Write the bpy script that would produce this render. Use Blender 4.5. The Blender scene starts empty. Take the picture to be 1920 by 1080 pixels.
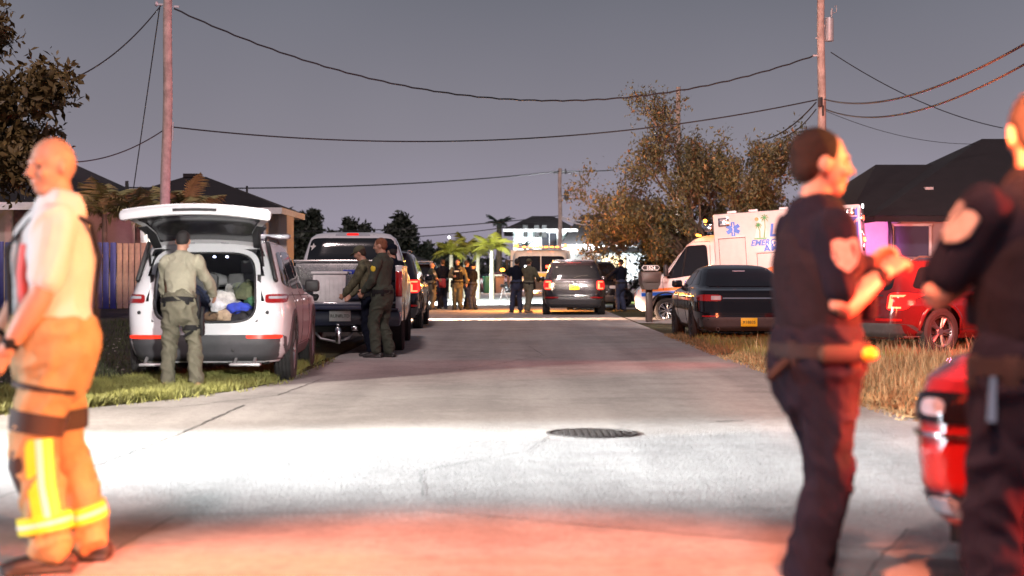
import bpy, bmesh, math, random
import numpy as np
from mathutils import Vector, Matrix, Quaternion, noise

random.seed(7)
rng = np.random.default_rng(11)
SC = bpy.context.scene
COL = SC.collection
R = math.radians
PI = math.pi
V = Vector

# ---------------------------------------------------------------- camera
cam_data = bpy.data.cameras.new('camera')
cam = bpy.data.objects.new('camera', cam_data)
COL.objects.link(cam)
cam.location = (0, 0, 1.3)
cam.rotation_euler = (PI / 2, 0, 0)
cam_data.lens = 55
cam_data.sensor_width = 36
cam_data.shift_y = -25 / 1920
cam_data.clip_end = 3000
cam_data.dof.use_dof = True
cam_data.dof.focus_distance = 30
cam_data.dof.aperture_fstop = 1.8
SC.camera = cam

# ---------------------------------------------------------------- night sky
world = bpy.data.worlds.new('World')
SC.world = world
world.use_nodes = True
wn = world.node_tree
wn.nodes.clear()
w_out = wn.nodes.new('ShaderNodeOutputWorld')
w_bg = wn.nodes.new('ShaderNodeBackground')
w_co = wn.nodes.new('ShaderNodeTexCoord')
w_sep = wn.nodes.new('ShaderNodeSeparateXYZ')
w_ramp = wn.nodes.new('ShaderNodeValToRGB')
w_ns = wn.nodes.new('ShaderNodeTexNoise')
w_mul = wn.nodes.new('ShaderNodeMixRGB')
wn.links.new(w_co.outputs['Generated'], w_sep.inputs[0])
wn.links.new(w_sep.outputs['Z'], w_ramp.inputs[0])
e = w_ramp.color_ramp.elements
e[0].position = 0.0; e[0].color = (0.300, 0.262, 0.345, 1)
e[1].position = 0.60; e[1].color = (0.085, 0.092, 0.118, 1)
for p_, c_ in ((0.035, (0.345, 0.312, 0.385, 1)), (0.09, (0.262, 0.247, 0.292, 1)), (0.175, (0.175, 0.178, 0.215, 1))):
    n_ = e.new(p_); n_.color = c_
wn.links.new(w_co.outputs['Generated'], w_ns.inputs['Vector'])
w_ns.inputs['Scale'].default_value = 2.2
w_ns.inputs['Detail'].default_value = 3
w_mul.blend_type = 'OVERLAY'
w_mul.inputs[0].default_value = 0.32
wn.links.new(w_ramp.outputs[0], w_mul.inputs[1])
wn.links.new(w_ns.outputs['Fac'], w_mul.inputs[2])
wn.links.new(w_mul.outputs[0], w_bg.inputs[0])
w_bg.inputs[1].default_value = 1.0
wn.links.new(w_bg.outputs[0], w_out.inputs[0])

# ---------------------------------------------------------------- lights
def aim(o, p):
    o.rotation_euler = (V(p) - o.location).to_track_quat('-Z', 'Y').to_euler()

def spot(name, loc, tgt, power, col, size, blend=0.5, rad=0.1):
    d = bpy.data.lights.new(name, 'SPOT'); d.energy = power; d.color = col
    d.spot_size = R(size); d.spot_blend = blend; d.shadow_soft_size = rad
    o = bpy.data.objects.new(name, d); COL.objects.link(o); o.location = loc; aim(o, tgt)
    return o

def pt(name, loc, power, col, rad=0.1):
    d = bpy.data.lights.new(name, 'POINT'); d.energy = power; d.color = col; d.shadow_soft_size = rad
    o = bpy.data.objects.new(name, d); COL.objects.link(o); o.location = loc
    return o

# street glow coming from behind the camera (street lamps and engine lamps down the block)
sun_d = bpy.data.lights.new('street_glow', 'SUN'); sun_d.energy = 2.0; sun_d.angle = R(5); sun_d.color = (1.0, 0.78, 0.77)
sun = bpy.data.objects.new('street_glow', sun_d); COL.objects.link(sun); sun.rotation_euler = (R(52), 0, R(-7))
# scene lamps of an engine parked off to the left: the white pool on the road
spot('engine_scene_lamp', (-17.0, 9.4, 2.9), (1.0, 10.9, 0.0), 100000, (0.88, 0.97, 1.0), 21, 1.0, 0.15)
spot('engine_scene_lamp', (-17.0, 10.6, 2.9), (3.5, 11.3, 0.0), 100000, (0.88, 0.97, 1.0), 18, 1.0, 0.15)
spot('engine_side_lamp', (-17.0, 7.2, 2.6), (0.6, 6.4, 0.7), 12000, (0.80, 0.90, 1.0), 12, 0.7, 0.12)
# its warm flood lamp sweeps the lane up to the white car
spot('engine_flood_lamp', (-11.0, 8.0, 4.4), (1.4, 16.8, 0.0), 25000, (1.0, 0.90, 0.78), 31, 0.22, 0.12)
# red and amber beacons of an engine to the right of the camera
spot('red_beacon', (6.0, 4.9, 1.5), (1.6, 4.9, 0.6), 14000, (1.0, 0.04, 0.02), 38, 0.35, 0.12)
spot('red_beacon', (4.6, 6.1, 2.0), (1.2, 6.0, 0.45), 10000, (1.0, 0.04, 0.02), 30, 0.35, 0.12)
spot('amber_body_beacon', (3.4, -1.0, 2.5), (-2.05, 6.85, 1.0), 7000, (1.0, 0.34, 0.16), 16, 0.4, 0.1)
spot('amber_ground_fill', (0.1, 2.0, 6.0), (0.0, 5.6, 0.0), 10500, (1.0, 0.26, 0.14), 37, 0.55, 0.12)  # unseen spot added overhead to tint the near road salmon
spot('amber_side_beacon', (6.6, 6.6, 2.6), (1.0, 6.0, 1.6), 5600, (1.0, 0.34, 0.08), 34, 0.6, 0.1)
spot('right_pole_fill', (6.0, 20.0, 1.9), (9.2, 43.0, 6.5), 20000, (1.0, 0.22, 0.10), 44, 0.7, 0.1)  # unseen spot added to redden the right pole and its cables
spot('palm_fill', (-5.6, 30.0, 1.3), (-13.0, 43.0, 2.4), 2600, (1.0, 0.70, 0.42), 20, 0.7, 0.1)  # unseen spot added to brighten the palms behind the fence
# red beacon on the right verge: side of the white car, dry grass
spot('verge_red_beacon', (6.0, 23.2, 1.3), (-2.4, 20.8, 1.0), 1200, (1.0, 0.05, 0.04), 50, 0.7, 0.1)
spot('verge_orange_beacon', (1.2, 2.0, 2.2), (5.2, 23.0, 0.0), 16000, (1.0, 0.20, 0.07), 20, 0.7, 0.12)
spot('camera_side_lamp', (0.9, 3.0, 2.8), (-3.6, 18.6, 0.9), 11500, (1.0, 0.97, 0.92), 15, 0.8, 0.2)
spot('pole_side_lamp', (14.0, 22.0, 1.8), (-9.3, 42.0, 6.5), 26000, (1.0, 0.36, 0.44), 26, 0.7, 0.2)
# unseen fill lamps added to brighten the ambulance and the tree behind it
spot('ambulance_fill', (2.2, 33.0, 3.2), (7.5, 44.0, 2.3), 3600, (1.0, 0.84, 0.76), 75, 0.7, 0.2)
spot('tree_fill', (0.6, 47.5, 1.4), (7.6, 57.0, 5.0), 3400, (1.0, 0.72, 0.50), 70, 0.7, 0.2)
# head lamps crossing the road
spot('crossing_head_lamp', (-5.6, 44.2, 0.75), (0.0, 45.0, -0.42), 95000, (1.0, 0.60, 0.40), 25, 0.6, 0.04)
pt('verge_red_fill', (7.2, 24.2, 1.1), 320, (1.0, 0.05, 0.03), 0.2)  # unseen point light added to redden the dark car on the verge
# far end of the street: white floodlights and amber bar
spot('far_floodlight', (-7.0, 66.0, 6.0), (-1.0, 72.0, 0.0), 80000, (0.88, 1.0, 1.0), 80, 0.6, 0.2)
pt('far_amber', (0.3, 55.2, 1.8), 1300, (1.0, 0.35, 0.05), 0.3)
# magenta strobe on the house to the right
spot('magenta_strobe', (10.4, 44.6, 1.8), (10.6, 47.0, 2.3), 420, (1.0, 0.22, 0.80), 90, 0.7, 0.2)
spot('violet_strobe', (-3.0, 30.0, 2.0), (-13.0, 42.0, 1.4), 1500, (0.55, 0.32, 1.0), 40, 0.8, 0.2)

SC.view_settings.view_transform = 'Standard'
SC.view_settings.look = 'None'
SC.view_settings.exposure = 0
SC.view_settings.gamma = 1
SC.view_settings.use_curve_mapping = False
SC.cycles.use_denoising = True
SC.cycles.max_bounces = 5
SC.cycles.sample_clamp_indirect = 4
SC.cycles.caustics_reflective = False
SC.cycles.caustics_refractive = False

F = 2933.33
def at(x, y, Y):
    return V(((x - 960) * Y / F, Y, 1.3 + (515 - y) * Y / F))

# ---------------------------------------------------------------- materials
MATS = {}
def mat(name, col, rough=0.6, metal=0.0, emit=0.0, ecol=None, var=0.12, scale=6.0, bump=0.0, coat=0.0, bscale=None, two=None, spec=None):
    if name in MATS:
        return MATS[name]
    m = bpy.data.materials.new(name); m.use_nodes = True
    nt = m.node_tree; b = nt.nodes['Principled BSDF']
    b.inputs['Roughness'].default_value = rough
    b.inputs['Metallic'].default_value = metal
    b.inputs['Coat Weight'].default_value = coat
    b.inputs['Coat Roughness'].default_value = 0.05
    if spec is not None:
        b.inputs['Specular IOR Level'].default_value = spec
    tc = nt.nodes.new('ShaderNodeTexCoord')
    if var > 0:
        ns = nt.nodes.new('ShaderNodeTexNoise'); ns.inputs['Scale'].default_value = scale; ns.inputs['Detail'].default_value = 5
        ns.inputs['Roughness'].default_value = 0.65
        nt.links.new(tc.outputs['Object'], ns.inputs['Vector'])
        rp = nt.nodes.new('ShaderNodeValToRGB')
        c2 = two or tuple(min(1, c * (1 + var)) for c in col)
        c1 = tuple(c * (1 - var) for c in col)
        rp.color_ramp.elements[0].position = 0.32; rp.color_ramp.elements[0].color = (*c1, 1)
        rp.color_ramp.elements[1].position = 0.68; rp.color_ramp.elements[1].color = (*c2, 1)
        nt.links.new(ns.outputs['Fac'], rp.inputs[0])
        nt.links.new(rp.outputs[0], b.inputs['Base Color'])
        mr = nt.nodes.new('ShaderNodeMapRange')
        mr.inputs['To Min'].default_value = max(0, rough - 0.06); mr.inputs['To Max'].default_value = min(1, rough + 0.08)
        nt.links.new(ns.outputs['Fac'], mr.inputs['Value']); nt.links.new(mr.outputs[0], b.inputs['Roughness'])
    else:
        b.inputs['Base Color'].default_value = (*col, 1)
    if bump > 0:
        n2 = nt.nodes.new('ShaderNodeTexNoise'); n2.inputs['Scale'].default_value = bscale or scale * 4; n2.inputs['Detail'].default_value = 6
        nt.links.new(tc.outputs['Object'], n2.inputs['Vector'])
        bp = nt.nodes.new('ShaderNodeBump'); bp.inputs['Strength'].default_value = bump; bp.inputs['Distance'].default_value = 0.02
        nt.links.new(n2.outputs['Fac'], bp.inputs['Height']); nt.links.new(bp.outputs[0], b.inputs['Normal'])
    if emit > 0:
        b.inputs['Emission Color'].default_value = (*(ecol or col), 1)
        b.inputs['Emission Strength'].default_value = emit
    MATS[name] = m
    return m

# ---------------------------------------------------------------- object helpers
def tag(o, label=None, cat=None, group=None, kind=None):
    if label: o['label'] = label
    if cat: o['category'] = cat
    if group: o['group'] = group
    if kind: o['kind'] = kind
    return o

def thing(name, label, cat, loc=(0, 0, 0), rz=0, group=None, rx=0, ry=0):
    o = bpy.data.objects.new(name, None); COL.objects.link(o)
    o.location = loc; o.rotation_euler = (rx, ry, rz); o.empty_display_size = 0.1
    return tag(o, label, cat, group)

class MB:
    """collects geometry for ONE mesh object"""
    def __init__(s): s.v = []; s.f = []; s.mi = []; s.m = 0
    def add(s, vs, fs):
        o = len(s.v); s.v.extend([tuple(v) for v in vs]); s.f.extend([tuple(i + o for i in f) for f in fs]); s.mi.extend([s.m] * len(fs)); return s
    def box(s, c, sz, rot=None, bev=0.0, taper=None):
        c = V(c); hx, hy, hz = sz[0] / 2, sz[1] / 2, sz[2] / 2
        if bev > 0:
            bm = bmesh.new(); bmesh.ops.create_cube(bm, size=1)
            for v in bm.verts: v.co = V((v.co.x * sz[0], v.co.y * sz[1], v.co.z * sz[2]))
            bmesh.ops.bevel(bm, geom=bm.edges[:], offset=min(bev, min(sz) * 0.45), segments=2, affect='EDGES', profile=0.5)
            bm.verts.index_update()
            vs = [v.co.copy() for v in bm.verts]; fs = [[v.index for v in f.verts] for f in bm.faces]; bm.free()
        else:
            vs = [V((x, y, z)) for x in (-hx, hx) for y in (-hy, hy) for z in (-hz, hz)]
            fs = [(0, 1, 3, 2), (4, 6, 7, 5), (0, 4, 5, 1), (2, 3, 7, 6), (0, 2, 6, 4), (1, 5, 7, 3)]
        if taper:
            for v in vs:
                t = (v.z + hz) / (2 * hz); k = 1 + (taper - 1) * t; v.x *= k; v.y *= k
        if rot is not None:
            rt = rot if isinstance(rot, Matrix) else Matrix.Rotation(rot[2], 3, 'Z') @ Matrix.Rotation(rot[1], 3, 'Y') @ Matrix.Rotation(rot[0], 3, 'X')
            vs = [rt @ v for v in vs]
        return s.add([v + c for v in vs], fs)
    def prism(s, poly, a, b, axis='z'):
        """poly in the two other axes, extruded from a to b"""
        def mk(p, t):
            return (p[0], p[1], t) if axis == 'z' else ((p[0], t, p[1]) if axis == 'y' else (t, p[0], p[1]))
        n = len(poly)
        vs = [mk(p, a) for p in poly] + [mk(p, b) for p in poly]
        fs = [tuple(range(n))[::-1], tuple(range(n, 2 * n))] + [(i, (i + 1) % n, (i + 1) % n + n, i + n) for i in range(n)]
        return s.add(vs, fs)
    def loft(s, pts, rad, n=12, side=None, cap=True, roundcap=False):
        """rad: per-point r or (ra, rb); side: direction of ra"""
        pts = [V(p) for p in pts]; rad = [r if isinstance(r, tuple) else (r, r) for r in rad]
        if roundcap:
            d0 = (pts[0] - pts[1]).normalized(); d1 = (pts[-1] - pts[-2]).normalized()
            r0, r1 = rad[0], rad[-1]; m0, m1 = min(r0), min(r1)
            pre = [(pts[0] + d0 * m0 * k, (r0[0] * q, r0[1] * q)) for k, q in ((0.92, 0.38), (0.7, 0.71), (0.38, 0.92))]
            post = [(pts[-1] + d1 * m1 * k, (r1[0] * q, r1[1] * q)) for k, q in ((0.38, 0.92), (0.7, 0.71), (0.92, 0.38))]
            pts = [p for p, _ in pre] + pts + [p for p, _ in post]; rad = [r for _, r in pre] + rad + [r for _, r in post]
        m = len(pts); vs = []; prev = V(side) if side is not None else None
        for i in range(m):
            d = (pts[min(i + 1, m - 1)] - pts[max(i - 1, 0)])
            d = d.normalized() if d.length > 1e-9 else V((0, 0, 1))
            if prev is None:
                prev = d.orthogonal()
            a = prev - d * prev.dot(d)
            if a.length < 1e-6: a = d.orthogonal()
            a.normalize(); b = d.cross(a)
            if side is None: prev = a
            for k in range(n):
                t = 2 * PI * k / n
                vs.append(pts[i] + a * (math.cos(t) * rad[i][0]) + b * (math.sin(t) * rad[i][1]))
        fs = [(i * n + k, i * n + (k + 1) % n, (i + 1) * n + (k + 1) % n, (i + 1) * n + k) for i in range(m - 1) for k in range(n)]
        if cap:
            fs.append(tuple(range(n))[::-1]); fs.append(tuple((m - 1) * n + k for k in range(n)))
        return s.add(vs, fs)
    def ball(s, c, r, rot=None, nu=14, nv=9):
        r = r if isinstance(r, (tuple, list)) else (r, r, r); c = V(c); vs = [V((0, 0, r[2]))]
        for j in range(1, nv):
            ph = PI * j / nv
            for i in range(nu):
                th = 2 * PI * i / nu
                vs.append(V((r[0] * math.sin(ph) * math.cos(th), r[1] * math.sin(ph) * math.sin(th), r[2] * math.cos(ph))))
        vs.append(V((0, 0, -r[2])))
        if rot is not None: vs = [rot @ v for v in vs]
        fs = [(0, 1 + i, 1 + (i + 1) % nu) for i in range(nu)]
        for j in range(nv - 2):
            fs += [(1 + j * nu + i, 1 + (j + 1) * nu + i, 1 + (j + 1) * nu + (i + 1) % nu, 1 + j * nu + (i + 1) % nu) for i in range(nu)]
        L = len(vs) - 1; b = 1 + (nv - 2) * nu
        fs += [(L, b + (i + 1) % nu, b + i) for i in range(nu)]
        return s.add([v + c for v in vs], fs)
    def lathe(s, prof, n=24, M=None):
        """prof (r, h) about local z"""
        vs = []; m = len(prof)
        for r, h in prof:
            for k in range(n):
                t = 2 * PI * k / n; p = V((r * math.cos(t), r * math.sin(t), h)); vs.append(M @ p if M else p)
        fs = [(i * n + k, i * n + (k + 1) % n, (i + 1) * n + (k + 1) % n, (i + 1) * n + k) for i in range(m - 1) for k in range(n)]
        return s.add(vs, fs)
    def build(s, name, m=None, parent=None, smooth=True, ang=35, label=None, kind=None):
        me = bpy.data.meshes.new(name); me.from_pydata(s.v, [], s.f); me.update()
        ms = m if isinstance(m, (list, tuple)) else [m]
        for x in ms:
            if x: me.materials.append(x)
        if len(ms) > 1: me.polygons.foreach_set('material_index', s.mi)
        bm = bmesh.new(); bm.from_mesh(me); bmesh.ops.recalc_face_normals(bm, faces=bm.faces[:]); bm.to_mesh(me); bm.free()
        if smooth:
            me.shade_smooth(); me.set_sharp_from_angle(angle=R(ang))
        o = bpy.data.objects.new(name, me); COL.objects.link(o)
        if parent: o.parent = parent
        if label: o['label'] = label
        if kind: o['kind'] = kind
        return o

def raw(name, vs, fs, m, parent=None, kind=None, smooth=False):
    me = bpy.data.meshes.new(name)
    vs = np.asarray(vs, dtype=np.float32); fs = np.asarray(fs, dtype=np.int32)
    me.vertices.add(len(vs)); me.vertices.foreach_set('co', vs.ravel())
    k = fs.shape[1]; me.loops.add(fs.size); me.loops.foreach_set('vertex_index', fs.ravel())
    me.polygons.add(len(fs)); me.polygons.foreach_set('loop_start', np.arange(0, fs.size, k, dtype=np.int32))
    me.polygons.foreach_set('loop_total', np.full(len(fs), k, dtype=np.int32))
    me.update(calc_edges=True); me.validate()
    if m: me.materials.append(m)
    if smooth: me.shade_smooth()
    o = bpy.data.objects.new(name, me); COL.objects.link(o)
    if parent: o.parent = parent
    if kind: o['kind'] = kind
    return o

KIDS = {}
def copy_tree(o, parent=None):
    c = o.copy(); COL.objects.link(c); c.parent = parent
    for ch in [x for x in bpy.data.objects if x.parent == o]:
        copy_tree(ch, c)
    return c

def text_mesh(s, size, M, depth=0.004, bold=0.0, shear=0.0, align='LEFT', space=1.0):
    """built-in font turned into mesh data; M places it (x right, y up)"""
    cu = bpy.data.curves.new('lettering', 'FONT'); cu.body = s; cu.size = size; cu.extrude = depth; cu.offset = bold; cu.shear = shear; cu.align_x = align; cu.space_character = space
    cu.resolution_u = 3
    o = bpy.data.objects.new('lettering', cu); COL.objects.link(o)
    dg = bpy.context.evaluated_depsgraph_get(); dg.update()
    me = bpy.data.meshes.new_from_object(o.evaluated_get(dg)); me.transform(M)
    bpy.data.objects.remove(o); bpy.data.curves.remove(cu)
    return me

def text(name, s, size, M, m, parent, **k):
    me = text_mesh(s, size, M, **k); me.materials.clear(); me.materials.append(m)
    o = bpy.data.objects.new(name, me); COL.objects.link(o); o.parent = parent
    return o

def fuse(mb, vox, smooth=2, fold=0.0, fscale=7.0, stretch=(1, 1, 1), seed=0):
    """one continuous surface out of overlapping closed shapes"""
    me = bpy.data.meshes.new('fused'); me.from_pydata(mb.v, [], mb.f); me.update()
    bm = bmesh.new(); bm.from_mesh(me); bmesh.ops.recalc_face_normals(bm, faces=bm.faces[:]); bm.to_mesh(me); bm.free()
    o = bpy.data.objects.new('fused', me); COL.objects.link(o)
    r = o.modifiers.new('r', 'REMESH'); r.mode = 'VOXEL'; r.voxel_size = vox; r.use_smooth_shade = True
    if smooth:
        sm = o.modifiers.new('s', 'SMOOTH'); sm.factor = 0.5; sm.iterations = smooth
    dg = bpy.context.evaluated_depsgraph_get(); dg.update()
    out = bpy.data.meshes.new_from_object(o.evaluated_get(dg))
    bpy.data.objects.remove(o); bpy.data.meshes.remove(me)
    if fold > 0:
        n = len(out.vertices); co = np.empty(n * 3, np.float32); no = np.empty(n * 3, np.float32)
        out.vertices.foreach_get('co', co); out.vertices.foreach_get('normal', no)
        co = co.reshape(-1, 3); no = no.reshape(-1, 3); d = np.empty(n, np.float32)
        for i in range(n):
            p = V((co[i, 0] * stretch[0] * fscale + seed, co[i, 1] * stretch[1] * fscale, co[i, 2] * stretch[2] * fscale + 0.8 * fscale * (co[i, 0] + co[i, 1])))
            a = noise.noise(p); b = noise.noise(p * 2.3)
            d[i] = (1 - min(1, abs(a) * 3.4)) * 1.3 + b * 0.55 - 0.3
        co += no * (d * fold)[:, None]
        out.vertices.foreach_set('co', co.ravel()); out.update()
    out.shade_smooth()
    return out

def mesh_obj(name, me, m, parent, label=None):
    me.materials.clear(); me.materials.append(m)
    o = bpy.data.objects.new(name, me); COL.objects.link(o); o.parent = parent
    if label: o['label'] = label
    return o
# ================================================================ ground, road
def ground_mat(name, c1, c2, scale=3.0, bump=0.5, rough=0.9, c3=None, spec=0.3):
    m = bpy.data.materials.new(name); m.use_nodes = True; nt = m.node_tree; b = nt.nodes['Principled BSDF']
    b.inputs['Roughness'].default_value = rough; b.inputs['Specular IOR Level'].default_value = spec
    tc = nt.nodes.new('ShaderNodeTexCoord')
    n1 = nt.nodes.new('ShaderNodeTexNoise'); n1.inputs['Scale'].default_value = scale * 0.12; n1.inputs['Detail'].default_value = 6; n1.inputs['Roughness'].default_value = 0.7
    n2 = nt.nodes.new('ShaderNodeTexNoise'); n2.inputs['Scale'].default_value = scale * 9; n2.inputs['Detail'].default_value = 4
    vo = nt.nodes.new('ShaderNodeTexVoronoi'); vo.inputs['Scale'].default_value = scale * 22
    for x in (n1, n2, vo): nt.links.new(tc.outputs['Object'], x.inputs['Vector'])
    r1 = nt.nodes.new('ShaderNodeValToRGB'); r1.color_ramp.elements[0].position = 0.35; r1.color_ramp.elements[1].position = 0.66
    r1.color_ramp.elements[0].color = (*c1, 1); r1.color_ramp.elements[1].color = (*c2, 1)
    nt.links.new(n1.outputs['Fac'], r1.inputs[0])
    mx = nt.nodes.new('ShaderNodeMixRGB'); mx.blend_type = 'MULTIPLY'; mx.inputs[0].default_value = 0.45
    r2 = nt.nodes.new('ShaderNodeValToRGB'); r2.color_ramp.elements[0].position = 0.3; r2.color_ramp.elements[0].color = (0.6, 0.6, 0.6, 1)
    r2.color_ramp.elements[1].position = 0.6
    nt.links.new(n2.outputs['Fac'], r2.inputs[0]); nt.links.new(r1.outputs[0], mx.inputs[1]); nt.links.new(r2.outputs[0], mx.inputs[2])
    if name in ('worn_asphalt', 'junction_slab', 'pale_concrete'):
        mp_ = nt.nodes.new('ShaderNodeMapping'); mp_.inputs['Scale'].default_value = (1.1, 0.05, 1); nt.links.new(tc.outputs['Object'], mp_.inputs['Vector'])
        n3 = nt.nodes.new('ShaderNodeTexNoise'); n3.inputs['Scale'].default_value = 1.3; n3.inputs['Detail'].default_value = 5; nt.links.new(mp_.outputs[0], n3.inputs['Vector'])
        n4 = nt.nodes.new('ShaderNodeTexNoise'); n4.inputs['Scale'].default_value = 0.55; n4.inputs['Detail'].default_value = 8; n4.inputs['Roughness'].default_value = 0.75; nt.links.new(tc.outputs['Object'], n4.inputs['Vector'])
        for src, lo, hi, dk in ((n3, .38, .62, .80), (n4, .44, .52, .84)):
            rr = nt.nodes.new('ShaderNodeValToRGB'); rr.color_ramp.elements[0].position = lo; rr.color_ramp.elements[0].color = (dk, dk, dk, 1); rr.color_ramp.elements[1].position = hi
            mm = nt.nodes.new('ShaderNodeMixRGB'); mm.blend_type = 'MULTIPLY'; mm.inputs[0].default_value = 1.0
            nt.links.new(src.outputs['Fac'], rr.inputs[0]); nt.links.new(mx.outputs[0], mm.inputs[1]); nt.links.new(rr.outputs[0], mm.inputs[2]); mx = mm
    nt.links.new(mx.outputs[0], b.inputs['Base Color'])
    ad = nt.nodes.new('ShaderNodeMath'); ad.operation = 'ADD'; nt.links.new(n2.outputs['Fac'], ad.inputs[0]); nt.links.new(vo.outputs['Distance'], ad.inputs[1])
    bp = nt.nodes.new('ShaderNodeBump'); bp.inputs['Strength'].default_value = bump; bp.inputs['Distance'].default_value = 0.012
    nt.links.new(ad.outputs[0], bp.inputs['Height']); nt.links.new(bp.outputs[0], b.inputs['Normal'])
    MATS[name] = m
    return m

m_soil = ground_mat('soil', (0.035, 0.028, 0.024), (0.075, 0.058, 0.045), 4, 0.9)
m_road = ground_mat('worn_asphalt', (0.36, 0.33, 0.315), (0.45, 0.42, 0.40), 2.4, 0.22, 0.82)
m_conc = ground_mat('pale_concrete', (0.36, 0.35, 0.33), (0.46, 0.45, 0.43), 2, 0.25, 0.8)
m_verge = ground_mat('verge_turf', (0.050, 0.050, 0.024), (0.100, 0.090, 0.045), 5, 0.9)

def sheet(name, outline, z, m, kind='structure', parent=None):
    mb = MB(); mb.add([(x, y, z) for x, y in outline], [tuple(range(len(outline)))])
    o = mb.build(name, m, parent, smooth=False); o['kind'] = kind
    return o

sheet('ground', [(-700, -60), (700, -60), (700, 900), (-700, 900)], 0.0, m_soil)
# road outline: junction apron in the foreground, then the lane between the verges
LEFT = [(-2.95, 64), (-2.9, 42), (-2.75, 30), (-2.72, 22), (-2.76, 18.6), (-3.05, 17.2), (-3.5, 16.0), (-4.1, 14.95), (-4.7, 14.2), (-6.5, 13.3), (-12, 12.8), (-40, 12.6)]
RIGHT = [(3.35, 64), (3.3, 42), (3.28, 28), (3.36, 22.4), (3.45, 19.5), (3.5, 16), (3.55, 13.9), (4.0, 13.2), (5.5, 12.7), (12, 12.5), (40, 12.4)]
outline = LEFT[::-1] + RIGHT + [(40, -20), (-40, -20)]
sheet('road', outline, 0.02, m_road)
# kerb-less edge: thin skirt of the slab so that it has thickness
mb = MB()
for P in (LEFT, RIGHT):
    for a, b in zip(P, P[1:]):
        mb.add([(a[0], a[1], 0), (b[0], b[1], 0), (b[0], b[1], 0.02), (a[0], a[1], 0.02)], [(0, 1, 2, 3)])
tag(mb.build('road_edge', m_road, smooth=False), kind='structure')
# pale apron at the far end of the street and the driveways
sheet('far_apron', [(-13, 57.5), (3.0, 57.5), (16, 60), (16, 112), (-10, 112), (-18, 80)], 0.026, m_conc)
sheet('driveway', [(3.37, 41.5), (4.5, 40.6), (14, 41), (14, 47), (4.5, 47.6), (3.37, 47.0)], 0.022, m_conc)
sheet('lawn', [(4, 66), (18, 68), (18, 84), (4, 84)], 0.034, mat('lit_lawn', (0.13, 0.17, 0.03), 0.9, var=0.3, scale=3, bump=0.5))

# joints and patch edges in the pavement, a few millimetres proud dark sealant lines
m_seal = mat('crack_sealant', (0.10, 0.095, 0.09), 0.8, var=0.3, scale=9)
def seam(pts, w=0.012, jitter=0.012, name='pavement_seam'):
    mb = MB(); P = []
    for (a, b) in zip(pts, pts[1:]):
        a = V((*a, 0.024)); b = V((*b, 0.024)); n = max(2, int((b - a).length / 0.12))
        for i in range(n): P.append(a.lerp(b, i / n) + V((random.uniform(-jitter, jitter), random.uniform(-jitter, jitter), 0)))
    vs = []; fs = []
    for i, p in enumerate(P):
        d = (P[min(i + 1, len(P) - 1)] - P[max(i - 1, 0)]).normalized(); s = V((-d.y, d.x, 0)) * w * random.uniform(0.5, 1.1)
        vs += [p + s, p - s]
    for i in range(len(P) - 1): fs.append((2 * i, 2 * i + 1, 2 * i + 3, 2 * i + 2))
    mb.add(vs, fs)
    tag(mb.build(name, m_seal, smooth=False), kind='structure')
def gp(x, y):
    Y = 3813.3 / (y - 515); return ((x - 960) * Y / F, Y)
seam([gp(150, 770), gp(330, 768), gp(520, 745), gp(610, 712)], 0.01)
seam([gp(345, 815), gp(460, 762)], 0.014)
seam([gp(345, 815), gp(120, 900), gp(-60, 960)], 0.008)
seam([gp(330, 975), gp(800, 965), gp(1500, 1030), gp(1920, 1050)], 0.006)
seam([(-.9, 20.5), (-.2, 22.4), (.5, 24.8), (.3, 28)], .006)
seam([(3.1, 15.5), (1.6, 16.2), (-.3, 16.0), (-2.7, 16.9)], .006)
seam([(.3, 12.4), (.1, 11.3), (-.6, 10.2), (-.5, 8.9)], .005)
seam([gp(1700, 1000), gp(1560, 1160)], 0.006)
seam([gp(330, 975), gp(60, 1130)], 0.006)

# concrete junction slab in the foreground, cast a little lighter than the asphalt
m_slab = ground_mat('junction_slab', (0.40, 0.37, 0.35), (0.48, 0.45, 0.42), 1.6, 0.3, 0.8)
sheet('junction_slab', [gp(330, 976), gp(800, 966), gp(1500, 1031), gp(2100, 1060), gp(2100, 1900), gp(-900, 1900), gp(60, 1131)], 0.0225, m_slab)

# manhole cover
mh = thing('manhole_cover', 'round dark iron manhole cover set in the pale road', 'manhole cover', (0.645, 12.6, 0.0205))
m_iron = mat('cast_iron', (0.045, 0.038, 0.036), 0.7, 0.4, var=0.3, scale=20)
mb = MB(); mb.lathe([(0.0, 0.006), (0.315, 0.006), (0.325, 0.002)], 40); mb.build('lid', m_iron, mh)
mb = MB(); mb.lathe([(0.335, 0.0), (0.335, 0.009), (0.37, 0.009), (0.375, 0.0)], 40); mb.build('frame_ring', m_iron, mh)
mb = MB()
for i in range(-5, 6):
    for j in range(-5, 6):
        if i * i + j * j < 27: mb.box((i * 0.053, j * 0.053, 0.009), (0.03, 0.03, 0.006))
o = mb.build('stud_pattern', m_iron, mh, smooth=False); o['kind'] = 'stuff'
# short steel joint further right
seam([gp(1345, 795), gp(1420, 793)], 0.02)

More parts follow.
